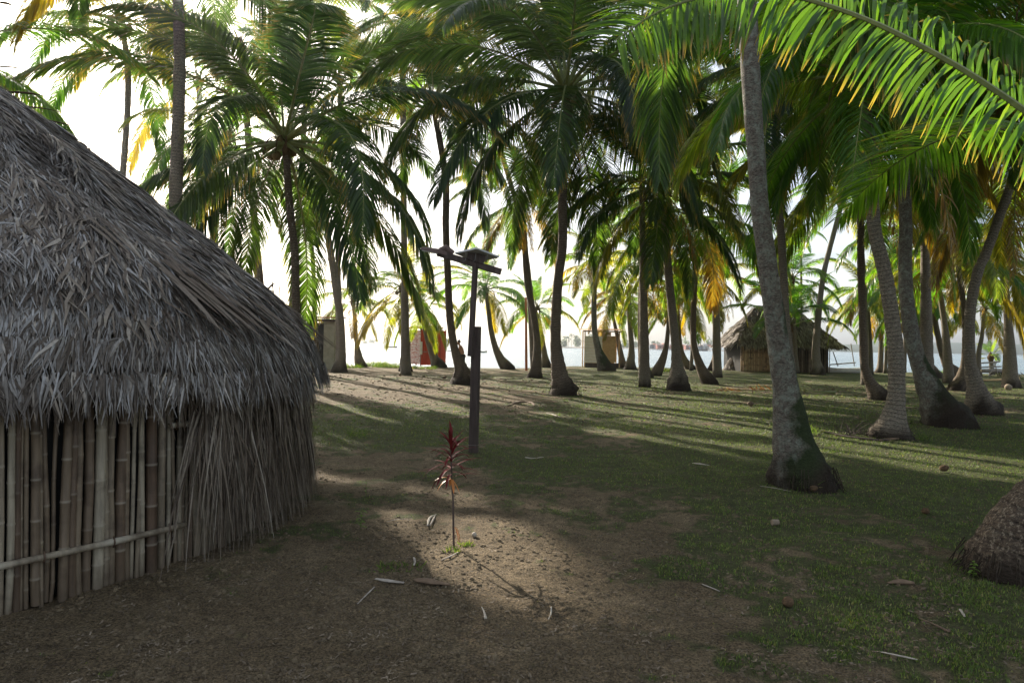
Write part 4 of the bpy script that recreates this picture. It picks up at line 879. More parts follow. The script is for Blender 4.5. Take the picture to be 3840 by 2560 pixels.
def shed():
    D = 39; a, b = at(1150, 1385, D), at(1252, 1385, D); a.z = b.z = 0
    o = empty('shed', (a + b) / 2, 'plain rendered shed with corrugated roof, just showing past the near hut', 'shed')
    w_ = b.x - a.x; mb = MB(); mb.box((b.x - .3, b.y, 1.35), (.6, .14, 2.7)); mb.box((a.x + .2, a.y, 1.35), (.4, .14, 2.7)); mb.box((b.x - .07, b.y + .8, 1.35), (.14, 1.46, 2.7)); mb.box(((a.x + b.x) / 2, b.y + 1.6, 1.35), (w_, .14, 2.7)); mb.box((a.x - .02, b.y + .8, 1.35), (.14, 1.46, 2.7))
    mb.build('wall', M_CONC, o)
    mb = MB(); mb.box(((a.x + b.x) / 2, b.y + .25, 1.3), (w_ - .4, .05, 2.6)); mb.build('door_opening', M_DARK, o)  # near-black sheet painted as the shade of the open doorway
    mb = MB(); mb.box(((a.x + b.x) / 2, b.y - .25, 2.78), (w_ + .2, .12, .17)); mb.build('fascia', M_WOODD, o)
    mb = MB(); corr(mb, ((a.x + b.x) / 2, b.y + .7, 2.97), (1, 0, 0), (0, 1, .04), w_ + .4, 2.4, 24, .035); mb.build('roof', M_RUST, o)
shed()
p = onG(1974, 1389); mb = MB(); t = at(1972, 1115, (p - CP).dot(F)); mb.tube([p - Vector((0, 0, .2)), p.lerp(t, .5), t], [.085, .08, .07], 10)
o = mb.build('post', M_ORANGE, smooth=True); tag(o, 'thin rusty orange post standing between the palms left of the centre palm', 'post')

# ------------------------------------------------------------------ solar street lamp
def solar():
    D = 10.0; b = onG(1776, 1697); o = empty('solar_street_lamp', b, 'dark wooden lamp post with a tilted solar panel and lamp head on top', 'street lamp')
    D = (b - CP).dot(F); rz = R(-24)
    def bar(p0, p1, sx, sy, name, mtl, rz_=rz):
        p0, p1 = Vector(p0), Vector(p1); ax = (p1 - p0).normalized(); q = Vector((0, 0, 1)).rotation_difference(ax).to_matrix() @ Matrix.Rotation(rz_, 3, 'Z')
        mb = MB(); mb.box((p0 + p1) / 2, (sx, sy, (p1 - p0).length), rot=q); ob = mb.build(name, mtl, o)
        bv = ob.modifiers.new('edge', 'BEVEL'); bv.width = .004; bv.segments = 2; return ob
    lp = bar(at(1774, 1745, D), at(1787, 1224, D), .115, .095, 'lower_post', M_WOODD)
    bar(at(1764, 1336, D - .075), at(1783, 990, D - .03), .065, .07, 'upper_post', M_WOODD)
    # wires round the foot
    mb = MB(); c = at(1775, 1668, D); q = Matrix.Rotation(rz, 3, 'Z')
    ring = [c + q @ Vector((x, y, z)) for x, y, z in ((-.061, -.051, .0), (.061, -.051, .005), (.061, .051, 0), (-.061, .051, -.005), (-.061, -.051, 0))]
    mb.tube(ring, .0025, 5); mb.build('binding_wire', M_WOODG, o)
    # arm
    a0, a1 = at(1640, 948, D - .05), at(1880, 1020, D - .02)
    bar(a0, a1, .09, .07, 'arm', M_WOODD, 0)
    # lamp head: tapered shell with a pale lens beneath
    h0, h1 = at(1578, 932, D - .12), at(1672, 952, D - .05); ax = (h1 - h0).normalized(); sd_ = Vector((.12, 1, .02)).normalized(); up = sd_.cross(ax) * -1; up = up if up.z > 0 else -up
    mb = MB(); V = []; prof = [(0, .03, .010), (.06, .075, .03), (.3, .085, .045), (.62, .08, .055), (.8, .05, .06), (1.0, .035, .055)]
    L_ = (h1 - h0).length * 1.1
    for s_, hw, ht in prof:
        for x, z in ((-1, -.35), (-.75, .6), (0, 1), (.75, .6), (1, -.35), (0, -.45)):
            V.append(tuple(h0 + ax * (s_ * L_) + sd_ * (x * hw) + up * (z * ht)))
    Fc = [(i * 6 + j, i * 6 + (j + 1) % 6, (i + 1) * 6 + (j + 1) % 6, (i + 1) * 6 + j) for i in range(5) for j in range(6)] + [tuple(range(5, -1, -1)), tuple(range(30, 36))]
    mb.add(V, Fc); mb.build('lamp_head', M_SHELL, o)
    mb = MB(); q = Matrix((ax, sd_, ax.cross(sd_))).transposed(); mb.box(h0 + ax * L_ * .36 - up * .024, (L_ * .56, .12, .010), rot=q); mb.build('lamp_lens', M_WHITE, o)
    mb = MB(); mb.tube([at(1650, 940, D - .05), at(1672, 930, D - .05), at(1700, 950, D - .05)], [.045, .055, .04], 10); mb.build('arm_joint', M_SHELL, o)
    # battery box + brackets under the panel
    c = at(1785, 968, D); mb = MB(); mb.box(c, (.26, .17, .13), rz=.12, ry=R(18)); bx = mb.build('battery_box', M_WOODD, o); bv = bx.modifiers.new('edge', 'BEVEL'); bv.width = .01; bv.segments = 2
    for xx in (1748, 1784, 1828):
        mb = MB(); q0 = at(xx, 942, D - .1); mb.tube(catmull([q0, q0 + Vector((.0, -.01, -.06)), q0 + Vector((-.01, 0, -.13)), q0 + Vector((-.04, .02, -.15))], 4), .006, 6); mb.build('bracket', M_METAL, o)
    # solar panel, seen from just below
    P1, P2, P3 = at(1706, 949, D + .02), at(1787, 930, D - .27), at(1872, 963, D + .06); P4 = P1 + P3 - P2
    nrm = (P2 - P1).cross(P3 - P2).normalized(); nrm = nrm if nrm.z > 0 else -nrm; cc = (P1 + P3) / 2
    def slab(k, z0, z1, name, mtl):
        mb = MB(); V = [tuple(cc + (p - cc) * k + nrm * z0) for p in (P1, P2, P3, P4)] + [tuple(cc + (p - cc) * k + nrm * z1) for p in (P1, P2, P3, P4)]
        mb.add(V, [(3, 2, 1, 0), (4, 5, 6, 7), (0, 1, 5, 4), (1, 2, 6, 5), (2, 3, 7, 6), (3, 0, 4, 7)]); return mb.build(name, mtl, o)
    slab(1.0, -.012, .012, 'panel_frame', m_simple('panel_backing', (.50, .50, .50), (.62, .62, .62), 4, .5)); slab(.95, .0135, .018, 'solar_cells', m_simple('cell_blue', (.01, .015, .04), (.02, .03, .07), 3, .15, spec=.6))
solar()

# ------------------------------------------------------------------ ti plant
def ti_plant():
    b = onG(1703, 2052); D = (b - CP).dot(F); o = empty('red_leaved_plant', b, 'slim young plant with dark red strap leaves on a bare stem in the sand', 'plant')
    top = at(1694, 1790, D); t2 = at(1692, 1660, D)
    mb = MB(); mb.tube(catmull([b - Vector((0, 0, .05)), at(1700, 1950, D), at(1699, 1870, D), top, t2], 5), np.linspace(.009, .006, 21), 7); mb.build('stem', M_WOODD, o, smooth=True)
    rd = random.Random(6); mb = MB()
    for i in range(42):
        s_ = i / 41; z = top.lerp(t2, s_ ** .8); az = i * 2.4 + rd.uniform(-.4, .4); el = R(15 + 68 * s_ + rd.uniform(-14, 14)); L_ = rd.uniform(.14, .26) * (1.15 if s_ < .7 else .8)
        leafstrip(mb, z, (math.cos(az) * math.cos(el), math.sin(az) * math.cos(el), math.sin(el)), (0, 0, 1), L_, rd.uniform(.015, .025), rd.uniform(.6, 2.0))
    mb.build('leaves', M_TI, o, smooth=True)
    mb = MB()
    for (az, el, L_, dr) in ((3.0, 25, .17, 1.2), (3.4, 5, .15, 1.6), (-.2, -50, .13, .5), (-1.2, -40, .12, .9), (1.8, 0, .12, 1.5)):
        leafstrip(mb, top + Vector((0, 0, -.01)), (math.cos(az) * math.cos(R(el)), math.sin(az) * math.cos(R(el)), math.sin(R(el))), (0, 0, 1), L_, .022, dr)
    for q in (.0, .012): leafstrip(mb, at(1702, 1975, D) + Vector((q, 0, 0)), (.35, -.2, -.1), (0, 0, 1), .13, .009, 3.5)
    mb.build('orange_leaves', M_TIO, o, smooth=True)
ti_plant()
def weed(px, py, label, hgt=.2, n=12, cat='weed', w_=.02, green=None):
    b = onG(px, py); o = empty('weed', b, label, cat); rd = random.Random(px); mb = MB()
    mb.tube([b, b + Vector((.005, 0, hgt * .5)), b + Vector((0, 0, hgt))], [.003, .002, .001], 5)
    for i in range(n):
        z = hgt * (.15 + .85 * i / n); az = i * 2.4; leafstrip(mb, b + Vector((0, 0, z)), (math.cos(az), math.sin(az), rd.uniform(.1, .7)), (0, 0, 1), hgt * rd.uniform(.2, .4), w_, .8, 4)
    mb.build('leaves', M_WEED, o)
M_WEED = m_blade('weed_leaf', [(0, (.08, .14, .02)), (1, (.16, .25, .05))])
weed(1352, 1985, 'small light green weed on the sand near the hanging thatch', .17, 14)
weed(1372, 1860, 'thin wispy weed at the lit edge beside the hut', .18, 9, w_=.008)
weed(3650, 2165, 'little leafy sprig at the foot of the leaning trunk', .12, 12, w_=.022)
def tuft(px, py, label, hgt=.25, n=40, spread=.12, grp=None, nm='grass_tuft'):
    b = onG(px, py); rd = random.Random(px + 3); mb = MB()
    for i in range(n):
        az = rd.uniform(0, 2 * PI); el = rd.uniform(.7, 1.45); q = b + Vector((rd.uniform(-1, 1) * spread, rd.uniform(-1, 1) * spread * .6, -.01))
        leafstrip(mb, q, (math.cos(az) * math.cos(el), math.sin(az) * math.cos(el), math.sin(el)), (math.sin(az), -math.cos(az), .2), hgt * rd.uniform(.5, 1.1), .005 * max(1, (b - CP).length / 10), rd.uniform(.2, 1), 4, rnd=rd.random())
    o = mb.build(nm, M_GRASS, loc=tuple(b)); tag(o, label, 'grass tuft', grp)
tuft(3010, 1838, 'long thin grass tuft at the foot of the big lichened trunk', .26, 26, .10)
tuft(3090, 1835, 'short bright grass tuft right of the big trunk foot', .12, 30, .12)
tuft(1335, 1635, 'sunlit grass tuft in the green strip beside the hut', .2, 40, .15)
tuft(1700, 2070, 'small grass tuft at the foot of the red leaved plant', .07, 40, .06)
tuft(1745, 2045, 'dark low grass clump just right of the red leaved plant', .06, 50, .07)
tuft(1500, 2130, 'low dark green grass clump left of the brown bark slab', .06, 90, .16)
tuft(3470, 1650, 'grass tuft standing in the sunlit band right of the pale trunk', .2, 36, .12)
tuft(3050, 1625, 'dry seeding grass tuft behind the big lichened trunk', .25, 20, .1)
for i, (px, py, h_, lb) in enumerate([(1405, 1374, .55, 'tall bright shore grass right of the leftmost small palm'), (1445, 1378, .45, 'shore grass between the leftmost small palm and the fat footed one'), (1480, 1379, .4, 'shore grass touching the left side of the fat footed palm'), (1310, 1380, .4, 'shore grass just left of the leftmost small palm'), (1590, 1383, .3, 'grass growing at the base of the red outhouse'), (1850, 1374, .3, 'wispy shore grass right of the lamp post'), (2480, 1392, .35, 'bright grass clump behind the feet of the crossing palms'), (3235, 1393, .4, 'shore grass left of the slender brown palm'), (3470, 1398, .4, 'yellowish shore grass behind the stout leaning trunk'), (3560, 1400, .4, 'yellowish shore grass around the dark leaning palm'), (3760, 1402, .4, 'yellowish shore grass behind the drying rack')]):
    tuft(px, py, lb, h_, 170, .75, 'grass clumps along the shore')

# ------------------------------------------------------------------ bits lying on the ground
def curved(name, pts, rad, mtl, label, cat, flat=.5, grp=None, dz=.012):
    P = []
    for (x, y) in pts:
        g = onG(x, y); g.z += dz; P.append(g)
    mb = MB(); q = catmull(P, 5); n_ = len(q); r_ = np.interp(np.linspace(0, 1, n_), np.linspace(0, 1, len(rad)), rad); mb.tube(q, r_, 8, True, amp=.06, seed=int(pts[0][0]), flat=flat)
    q0 = tuple(P[0]); o = mb.build(name, mtl, loc=q0, smooth=True); tag(o, label, cat, grp); return o
M_PALE = m_simple('pale_dry_leaf', (.28, .24, .18), (.46, .41, .34), 9, .7)
M_BARK = m_simple('brown_bark', (.09, .06, .04), (.19, .13, .085), 12, .85, (1, 1, 1), .5)
curved('bark_slab', [(1560, 2178), (1610, 2185), (1690, 2198)], [.03, .045, .01], M_BARK, 'flat reddish brown bark slab in front of the red leaved plant', 'bark', .3)
curved('bark_slab', [(1408, 2175), (1450, 2182), (1515, 2190)], [.012, .022, .012], M_WOODG, 'long grey split bark strip left of the brown slab', 'bark', .4)
curved('dry_leaf', [(1603, 1975), (1612, 1945), (1636, 1932)], [.008, .014, .003], M_PALE, 'curled whitish dry leaf left of the red plant stem', 'leaf')
curved('dry_leaf', [(1612, 1975), (1625, 1950), (1632, 1935)], [.006, .010, .003], M_WOODG, 'thinner grey dry leaf crossing the whitish curled one', 'leaf')
curved('stick', [(1655, 2105), (1690, 2090), (1718, 2075)], [.006, .009, .005], M_WOODG, 'straight grey stick lying below the red plant', 'stick')
curved('stick', [(1552, 2095), (1556, 2110), (1552, 2125)], [.009, .009, .006], M_WOODG, 'short grey upright looking stick left of the red plant', 'stick')
curved('stick', [(1340, 2270), (1380, 2230), (1405, 2205)], [.004, .007, .004], M_WOODG, 'slanting grey stick in the shade right of the bamboo wall', 'stick')
curved('dry_leaf', [(1806, 2281), (1815, 2300), (1821, 2325)], [.003, .006, .010], M_PALE, 'white bent leaf rib in the sunlit patch, nearest to the camera', 'leaf')
curved('dry_leaf', [(2067, 2280), (2066, 2305), (2056, 2330)], [.004, .006, .003], M_PALE, 'thin pale leaf rib right of the white bent one', 'leaf')
curved('dry_leaf', [(1970, 1717), (1990, 1721), (2010, 1720)], [.012, .020, .004], M_PALE, 'pale flat leaf lying right of the lamp post foot, left of a pair', 'leaf')
curved('dry_leaf', [(2012, 1720), (2025, 1718), (2040, 1716)], [.006, .016, .004], M_PALE, 'pale flat leaf lying right of the lamp post foot, right of a pair', 'leaf')
curved('dry_leaf', [(2050, 1551), (2075, 1556), (2108, 1568)], [.012, .018, .006], M_PALE, 'white curved leaf sheath on the lit soil below the centre palm', 'leaf')
curved('palm_sheath', [(1905, 1522), (1950, 1508), (1995, 1512), (2005, 1524)], [.03, .075, .07, .02], M_BARK, 'thick brown curved palm sheath lying left of the centre palm foot', 'palm sheath', .45)
curved('dry_leaf', [(2598, 1739), (2625, 1742), (2660, 1747)], [.010, .022, .006], M_PALE, 'small grey leaf left of the big lichened trunk foot', 'leaf')
curved('stick', [(2850, 1825), (2900, 1832), (2965, 1845)], [.004, .009, .004], M_WOODG, 'grey twig lying against the big lichened trunk foot', 'stick')
curved('stick', [(2632, 2195), (2670, 2210), (2698, 2222)], [.004, .007, .005], M_WOODG, 'pale thin stick in the lower right grass', 'stick')
curved('stick', [(3440, 2320), (3500, 2345), (3560, 2375)], [.004, .007, .012], M_BARK, 'brown stick with thick pinkish end, lower right', 'stick')
curved('stick', [(3300, 2450), (3370, 2465), (3440, 2480)], [.004, .008, .006], M_WOODG, 'dark grey stick near the lower right corner', 'stick')
curved('stick', [(3600, 2290), (3610, 2305), (3618, 2318)], [.008, .009, .006], M_PALE, 'short whitish stick below the leaning trunk', 'stick')
curved('stick', [(1450, 1960), (1500, 1950), (1540, 1955)], [.003, .005, .003], M_WOODG, 'thin twig over the hollow in the sand left of the red plant', 'stick')
curved('palm_sheath', [(3330, 2190), (3380, 2186), (3430, 2192)], [.01, .035, .015], M_BARK, 'dark brown sheath scrap half sunk in grass left of the leaning trunk', 'palm sheath')
curved('log', [(3680, 1430), (3750, 1427), (3815, 1424)], [.05, .06, .16], M_WOODT, 'sunlit log with a thick end on the bare soil at the right', 'log', .9, dz=.06)
curved('fallen_branch', [(3070, 1618), (3180, 1642), (3290, 1655), (3330, 1656)], [.01, .02, .028, .02], M_WOODD, 'dark fallen branch lying below the pale flared trunk', 'branch', .8, dz=.03)
curved('fallen_branch', [(3300, 1656), (3345, 1652), (3395, 1648)], [.02, .025, .018], M_BARK, 'reddish peeled branch end under the pale flared trunk', 'branch', .8, dz=.03)
# coconut on the soil, cup, stones
def nut(px, py, s_, label, mtl=M_NUTDRY, cat='coconut', nm='coconut'):
    b = onG(px, py); mb = MB(); P = [(0, 0, -.13), (0, 0, -.115), (0, 0, -.07), (0, 0, 0), (0, 0, .06), (0, 0, .105), (0, 0, .12)]
    mb.tube(P, [.01, .05, .095, .11, .1, .05, .01], 12, amp=.03, seed=px); o = mb.build(nm, mtl, loc=(0, 0, 0), smooth=True); o.location = b + Vector((0, 0, .1 * s_)); o.scale = (s_, s_ * (.75 if 'husk' in cat else 1), s_ * (.6 if 'husk' in cat else 1)); o.rotation_euler = (1.35, .3, px); tag(o, label, cat)
nut(3781, 1462, 1.25, 'brown coconut lying on the bare soil at the right')
nut(1778, 2013, .2, 'small pale shell beside the red plant stem', M_PALE, 'shell', 'shell')
nut(3050, 1846, .45, 'old husk piece in the grass right of the big trunk foot', M_FIBRE, 'coconut husk', 'coconut_husk')
nut(3540, 1770, .55, 'brown husk in the grass left of the leaning trunk, upper one', M_FIBRE, 'coconut husk', 'coconut_husk')
nut(2955, 2273, .3, 'dull brown husk in the lower right soil', M_FIBRE, 'stone', 'stone')
nut(2815, 1525, .8, 'brown husk lump left of the big lichened trunk', M_BARK, 'coconut husk', 'coconut_husk')
nut(3470, 1930, .4, 'small dark husk in the grass middle right', M_FIBRE, 'coconut husk', 'coconut_husk')
nut(1668, 1421, .8, 'dark lump on the lit soil left of the forked palm foot', M_BARK, 'coconut husk', 'coconut_husk')
nut(1500, 1411, .8, 'dark lump on the lit soil below the fat ringed palm', M_BARK, 'coconut husk', 'coconut_husk')
b = onG(2907, 1970); mb = MB(); mb.tube([b + Vector((-.03, 0, .03)), b + Vector((.03, .01, .03))], .026, 14); o = mb.build('cup', M_NUTDRY, loc=tuple(b)); tag(o, 'small dusty cup lying on its side in the grass', 'cup')
# fallen fronds
def fallen(px0, py0, px1, py1, label, col, seed, ll=.6, npair=60):
    a, b = onG(px0, py0), onG(px1, py1); P = [a + (b - a) * (i / 12) + Vector((0, 0, .06 + .06 * math.sin(PI * i / 12))) for i in range(13)]
    me = frond_mesh([tuple(p - a) for p in P], npair, ll, .03, .22, seed, pet=.2, rad=.03, messy=.3, vee=.3); o = bpy.data.objects.new('fallen_frond', me); COL.objects.link(o); o.location = a; o.color = (*col, 1); tag(o, label, 'palm frond')
fallen(3130, 1478, 2650, 1472, 'fallen red brown palm frond lying behind the big lichened trunk', (.045, .014, .010), 401)
fallen(3840, 1422, 3660, 1416, 'dark fallen frond at the far right edge', (.04, .03, .02), 402, .4)
# twig heap
b = onG(3225, 1630); mb = MB(); rd = random.Random(4)
for i in range(46):
    q = b + Vector((rd.uniform(-.35, .45), rd.uniform(-.2, .2), .01)); az = rd.uniform(0, 2 * PI); el = rd.uniform(.05, .9); L_ = rd.uniform(.15, .5); d = Vector((math.cos(az) * math.cos(el), math.sin(az) * math.cos(el), math.sin(el)))
    mb.tube([q, q + d * L_ * .5 + Vector((0, 0, .02)), q + d * L_], [.006, .004, .002], 5)
o = mb.build('twig_heap', M_WOODD, loc=tuple(b)); tag(o, 'heap of dead twigs against the pale flared trunk foot', 'twigs')

# ------------------------------------------------------------------ racks, boats
def stickframe(name, segs, label, cat, mtl=M_WOODG, partname='pole', D=None):
    p0 = at(segs[0][0], segs[0][1], D); p0.z = gz(p0.x, p0.y); o = empty(name, p0, label, cat)
    for (x0, y0, d0, x1, y1, d1, r_) in segs:
        mb = MB(); mb.tube([at(x0, y0, D + d0), at(x1, y1, D + d1)], r_, 7); mb.build(partname, mtl, o)
D_ = 46
stickframe('drying_rack', [(3705, 1413, -.5, 3738, 1356, 0, .035), (3745, 1413, -.5, 3727, 1353, 0, .035), (3706, 1411, -.4, 3745, 1394, .2, .03), (3680, 1361, 0, 3748, 1356, 0, .05), (3680, 1377, -.2, 3755, 1374, -.2, .05), (3762, 1412, .3, 3764, 1388, .3, .04)], 'crossed pole drying rack by the water at the far right', 'rack', D=D_)
a = at(3681, 1390, D_ - .1); b = at(3775, 1390, D_ - .1); mb = MB(); mb.tube([a, (a + b) / 2, b], [.13, .15, .13], 12, amp=.03); o = mb.build('log', M_WOODG, smooth=True); tag(o, 'grey log resting across the drying rack', 'log')
b = at(3785, 1402, 45.5); b.z = .1; mb = MB(); rd = random.Random(9)
for i in range(90):
    q = b + Vector((rd.uniform(-.8, .6), rd.uniform(-.3, .3), rd.uniform(.0, .3))); mb.tube([q, q + Vector((rd.uniform(.1, .5), rd.uniform(-.2, .2), -.25))], [.02, .006], 4)
o = mb.build('brushwood', M_WOODD); tag(o, 'dark heap of brushwood at the right end of the drying rack', 'brushwood')
def canoe(name, c, L_, W_, H_, rz, label, mtl, parent=None, cat='boat'):
    mb = MB(); n = 15; V = []
    o = empty(name, c, label, cat)
    for i in range(n):
        s = i / (n - 1) * 2 - 1; w_ = W_ / 2 * max(0, 1 - abs(s) ** 2.4) + .012; zt = H_ * (1 + .55 * s ** 4); kb = H_ * .35 * s ** 4
        for x, z in ((-1, zt), (-.72, H_ * .25 + kb), (0, kb), (.72, H_ * .25 + kb), (1, zt), (.85, zt), (0, H_ * .3 + kb), (-.85, zt)):
            V.append((s * L_ / 2, x * w_, z))
    Fc = [(i * 8 + j, i * 8 + (j + 1) % 8, (i + 1) * 8 + (j + 1) % 8, (i + 1) * 8 + j) for i in range(n - 1) for j in range(8)] + [tuple(range(7, -1, -1)), tuple((n - 1) * 8 + j for j in range(8))]
    q = Matrix.Rotation(rz, 3, 'Z'); V = [tuple(q @ Vector(v)) for v in V]
    mb.add(V, Fc); h = mb.build('hull', mtl, o, loc=(0, 0, 0), smooth=True)
    mb = MB()
    for t in (-.25, .2): mb.box(q @ Vector((t * L_, 0, H_ * .75)), (.18, W_ * .86, .03), rz=rz)
    mb.build('thwart', M_WOODT, o, loc=(0, 0, 0)); return o
bo = canoe('canoe', tuple(at(3170, 1384, 50) + Vector((0, 0, -.35))), 3.6, .8, .42, .05, 'beached canoe with bare poles standing over it, right of the far hut', M_WOODW)
for (x0, y0, x1, y1, r_) in ((3124, 1319, 3143, 1374, .035), (3191, 1289, 3204, 1372, .035), (3112, 1367, 3209, 1359, .045)):
    mb = MB(); mb.tube([at(x0, y0, 50.2), at(x1, y1, 49.8)], r_, 7); mb.build('pole', M_WOODG, bo)
def on_sea(px, py): return gnd(px, py, -.55)
c = on_sea(1468, 1304); canoe('canoe', tuple(c - Vector((0, 0, .15))), 4.6, 1.0, .75, .1, 'small boat alone on the bright water, left of the pink outhouse', M_METAL)
c = on_sea(1812, 1322); canoe('canoe', tuple(c - Vector((0, 0, .1))), 1.9, 1.0, .5, .15, 'dark blunt dinghy on the water right of the lamp post', M_CONC)
c = on_sea(1660, 1316); canoe('canoe', tuple(c - Vector((0, 0, .3))), 5.0, .6, .4, -.05, 'low flat canoe on the water behind the red outhouse', M_WOODD)
c = on_sea(2632, 1316); canoe('canoe', tuple(c - Vector((0, 0, .3))), 9, 2.2, 1.6, .05, 'moored boat in front of the stilt village', M_WOODD)
c = on_sea(3765, 1330); canoe('canoe', tuple(c - Vector((0, 0, .3))), 16, 3, 2.6, .05, 'distant pale boat near the right edge', M_WHITE)

# ------------------------------------------------------------------ person
def person():
    D = 42.0; foot = at(1738, 1384, D); foot.z = gz(foot.x, foot.y); o = empty('person', foot, 'bare backed person in dark trousers leaning behind the forked palm foot', 'person')
    def chain(name, pts, edges, mtl, sub=2):
        me = bpy.data.meshes.new(name); me.from_pydata([p[:3] for p in pts], edges, []); me.materials.append(mtl)
        ob = bpy.data.objects.new(name, me); COL.objects.link(ob); ob.parent = o
        sk = ob.modifiers.new('skin', 'SKIN'); sk.use_smooth_shade = True
        for i, p in enumerate(pts):
            v = me.skin_vertices[0].data[i]; v.radius = (p[3], p[3] if len(p) < 5 else p[4]); v.use_root = (i == 0)
        s_ = ob.modifiers.new('sub', 'SUBSURF'); s_.levels = sub; s_.render_levels = sub; return ob
    # facing left (-x), torso leaning left
    P = [(-.06, 0, .92, .13, .15), (-.10, 0, 1.08, .12, .14), (-.17, 0, 1.26, .13, .17), (-.24, 0, 1.42, .10, .14), (-.27, 0, 1.50, .055), (-.31, 0, 1.58, .075), (-.33, 0, 1.68, .095), (-.32, 0, 1.76, .06),
         (-.20, -.19, 1.40, .055), (-.34, -.22, 1.16, .045), (-.58, -.14, 1.22, .036), (-.66, -.12, 1.25, .03),
         (-.20, .19, 1.40, .055), (-.36, .22, 1.15, .045), (-.60, .14, 1.18, .036), (-.68, .12, 1.2, .03), (-.38, 0, 1.62, .05)]
    chain('body', P, [(0, 1), (1, 2), (2, 3), (3, 4), (4, 5), (5, 6), (6, 7), (3, 8), (8, 9), (9, 10), (10, 11), (3, 12), (12, 13), (13, 14), (14, 15), (5, 16)], M_SKIN)
    h = o.children[-1]
    for (y0, nm) in ((-.12, 0), (.12, 1)):      # five fingers each hand
        pts = [(-.68, y0, 1.23, .022)]; ed = []
        for k in range(5):
            a = len(pts); dy = (k - 2) * .018; L_ = (.05, .075, .08, .07, .05)[k]
            pts += [(-.71, y0 + dy, 1.235, .010), (-.71 - L_ * .6, y0 + dy * 1.2, 1.235, .009), (-.71 - L_, y0 + dy * 1.2, 1.21, .008)]; ed += [(0, a), (a, a + 1), (a + 1, a + 2)]
        chain('hand', pts, ed, M_SKIN, 1)
    P = [(-.05, 0, .94, .15, .16), (-.03, -.1, .84, .105), (.0, -.12, .48, .07), (.03, -.12, .10, .05), (-.03, .1, .84, .105), (.02, .12, .48, .07), (.10, .12, .10, .05)]
    chain('trousers', P, [(0, 1), (1, 2), (2, 3), (0, 4), (4, 5), (5, 6)], M_CLOTH)
    P = [(-.29, 0, 1.74, .09), (-.25, 0, 1.66, .075), (-.33, 0, 1.79, .06)]; chain('hair', P, [(0, 1), (0, 2)], M_HAIR)
    P = [(.05, -.12, .05, .04), (-.12, -.12, .03, .028)]; chain('foot', P, [(0, 1)], M_SKIN, 1); P = [(.12, .12, .05, .04), (-.05, .12, .03, .028)]; chain('foot', P, [(0, 1)], M_SKIN, 1)
person()

# ------------------------------------------------------------------ far shores
def m_far(name, c1, c2): return m_simple(name, c1, c2, .15, .9, detail=6)
M_FARG = m_blade('far_foliage', [(0, (.03, .055, .025)), (.6, (.06, .10, .035)), (1, (.10, .14, .05))], .2)
M_HILL = m_far('hill_forest', (.03, .05, .03), (.07, .10, .05))
M_SAND = m_simple('pale_sand', (.35, .31, .25), (.5, .46, .4), 2, .9)
def far_wood(name, x0, x1, D, hmin, hmax, label, palms=.4, seed=0, dens=1.0, depth=30, env=None):
    a, b = on_sea(x0, 1400), on_sea(x1, 1400); a = at(x0, 1300, D); b = at(x1, 1300, D); rd = np.random.default_rng(seed)
    L_ = (b - a).length; n = max(3, int(L_ / 2.6 * dens)); Qs = []; rn = []
    for i in range(n):
        t = rd.random(); e = (math.sin(PI * min(1, max(0, t))) ** .35 if env is None else env(t)); x = a.x + (b.x - a.x) * t; y = a.y + (b.y - a.y) * t + rd.uniform(0, depth); h = rd.uniform(hmin, hmax) * e
        if rd.random() < palms:
            h *= 1.25; m_ = 14
            for k in range(m_):
                az = rd.uniform(0, 2 * PI); el = rd.uniform(-.5, 1.0); l_ = rd.uniform(2.5, 3.8); d = np.array([math.cos(az) * math.cos(el), math.sin(az) * math.cos(el), math.sin(el)]); sd_ = np.array([-math.sin(az), math.cos(az), 0]) * .45 + np.array([0, 0, .35])
                c0 = np.array([x, y, h]); mid = c0 + d * l_ * .55; e_ = c0 + d * l_ + np.array([0, 0, -1.4]); Qs.append([c0 - sd_ * .3, c0 + sd_ * .3, mid + sd_, mid - sd_]); Qs.append([mid - sd_, mid + sd_, e_ + sd_ * .2, e_ - sd_ * .2]); rn += [rd.random()] * 8
            Qs.append([[x - .16, y, -1], [x + .16, y, -1], [x + .12, y, h], [x - .12, y, h]]); rn += [.2] * 4
            Qs.append([[x, y - .16, -1], [x, y + .16, -1], [x, y + .12, h], [x, y - .12, h]]); rn += [.2] * 4
        else:
            m_ = 150; u = rd.normal(0, 1, (m_, 3)); u /= np.linalg.norm(u, axis=1)[:, None]; R_ = rd.uniform(1.6, 3.2); c = np.array([x, y, h * .55]) + u * np.array([R_, R_, h * .5]) * rd.uniform(.6, 1, (m_, 1))
            q = rd.normal(0, .55, (m_, 2, 3)); Q = np.stack([c, c + q[:, 0], c + q[:, 0] + q[:, 1], c + q[:, 1]], 1); Qs += Q.tolist(); rn += np.repeat(rd.random(m_), 4).tolist()
    me = quads_mesh(name, np.array(Qs), 1, M_FARG, {'rnd': rn}); o = bpy.data.objects.new(name, me); COL.objects.link(o); tag(o, label, 'trees', kind='stuff')
    # low land under it
    mb = MB(); V = []; n = 24
    for i in range(n + 1):
        t = i / n; w_ = 1 - abs(2 * t - 1) ** 6; x = a.x + (b.x - a.x) * (t * 1.1 - .05); y = a.y + (b.y - a.y) * t
        V += [(x, y - 6 * w_ - .5, -1.0), (x, y - 2 * w_, .5 * w_ - .2), (x, y + depth, .9 * w_), (x, y + depth + 9, -1)]
    mb.add(V, [(i * 4 + j, (i + 1) * 4 + j, (i + 1) * 4 + j + 1, i * 4 + j + 1) for i in range(n) for j in range(3)])
    tag(mb.build('island_ground', M_SAND), kind='structure')
far_wood('distant_trees', 2100, 2330, 620, 7, 12, 'hazy wooded islet with palms behind the plank outhouse', .45, 1, 1.3)
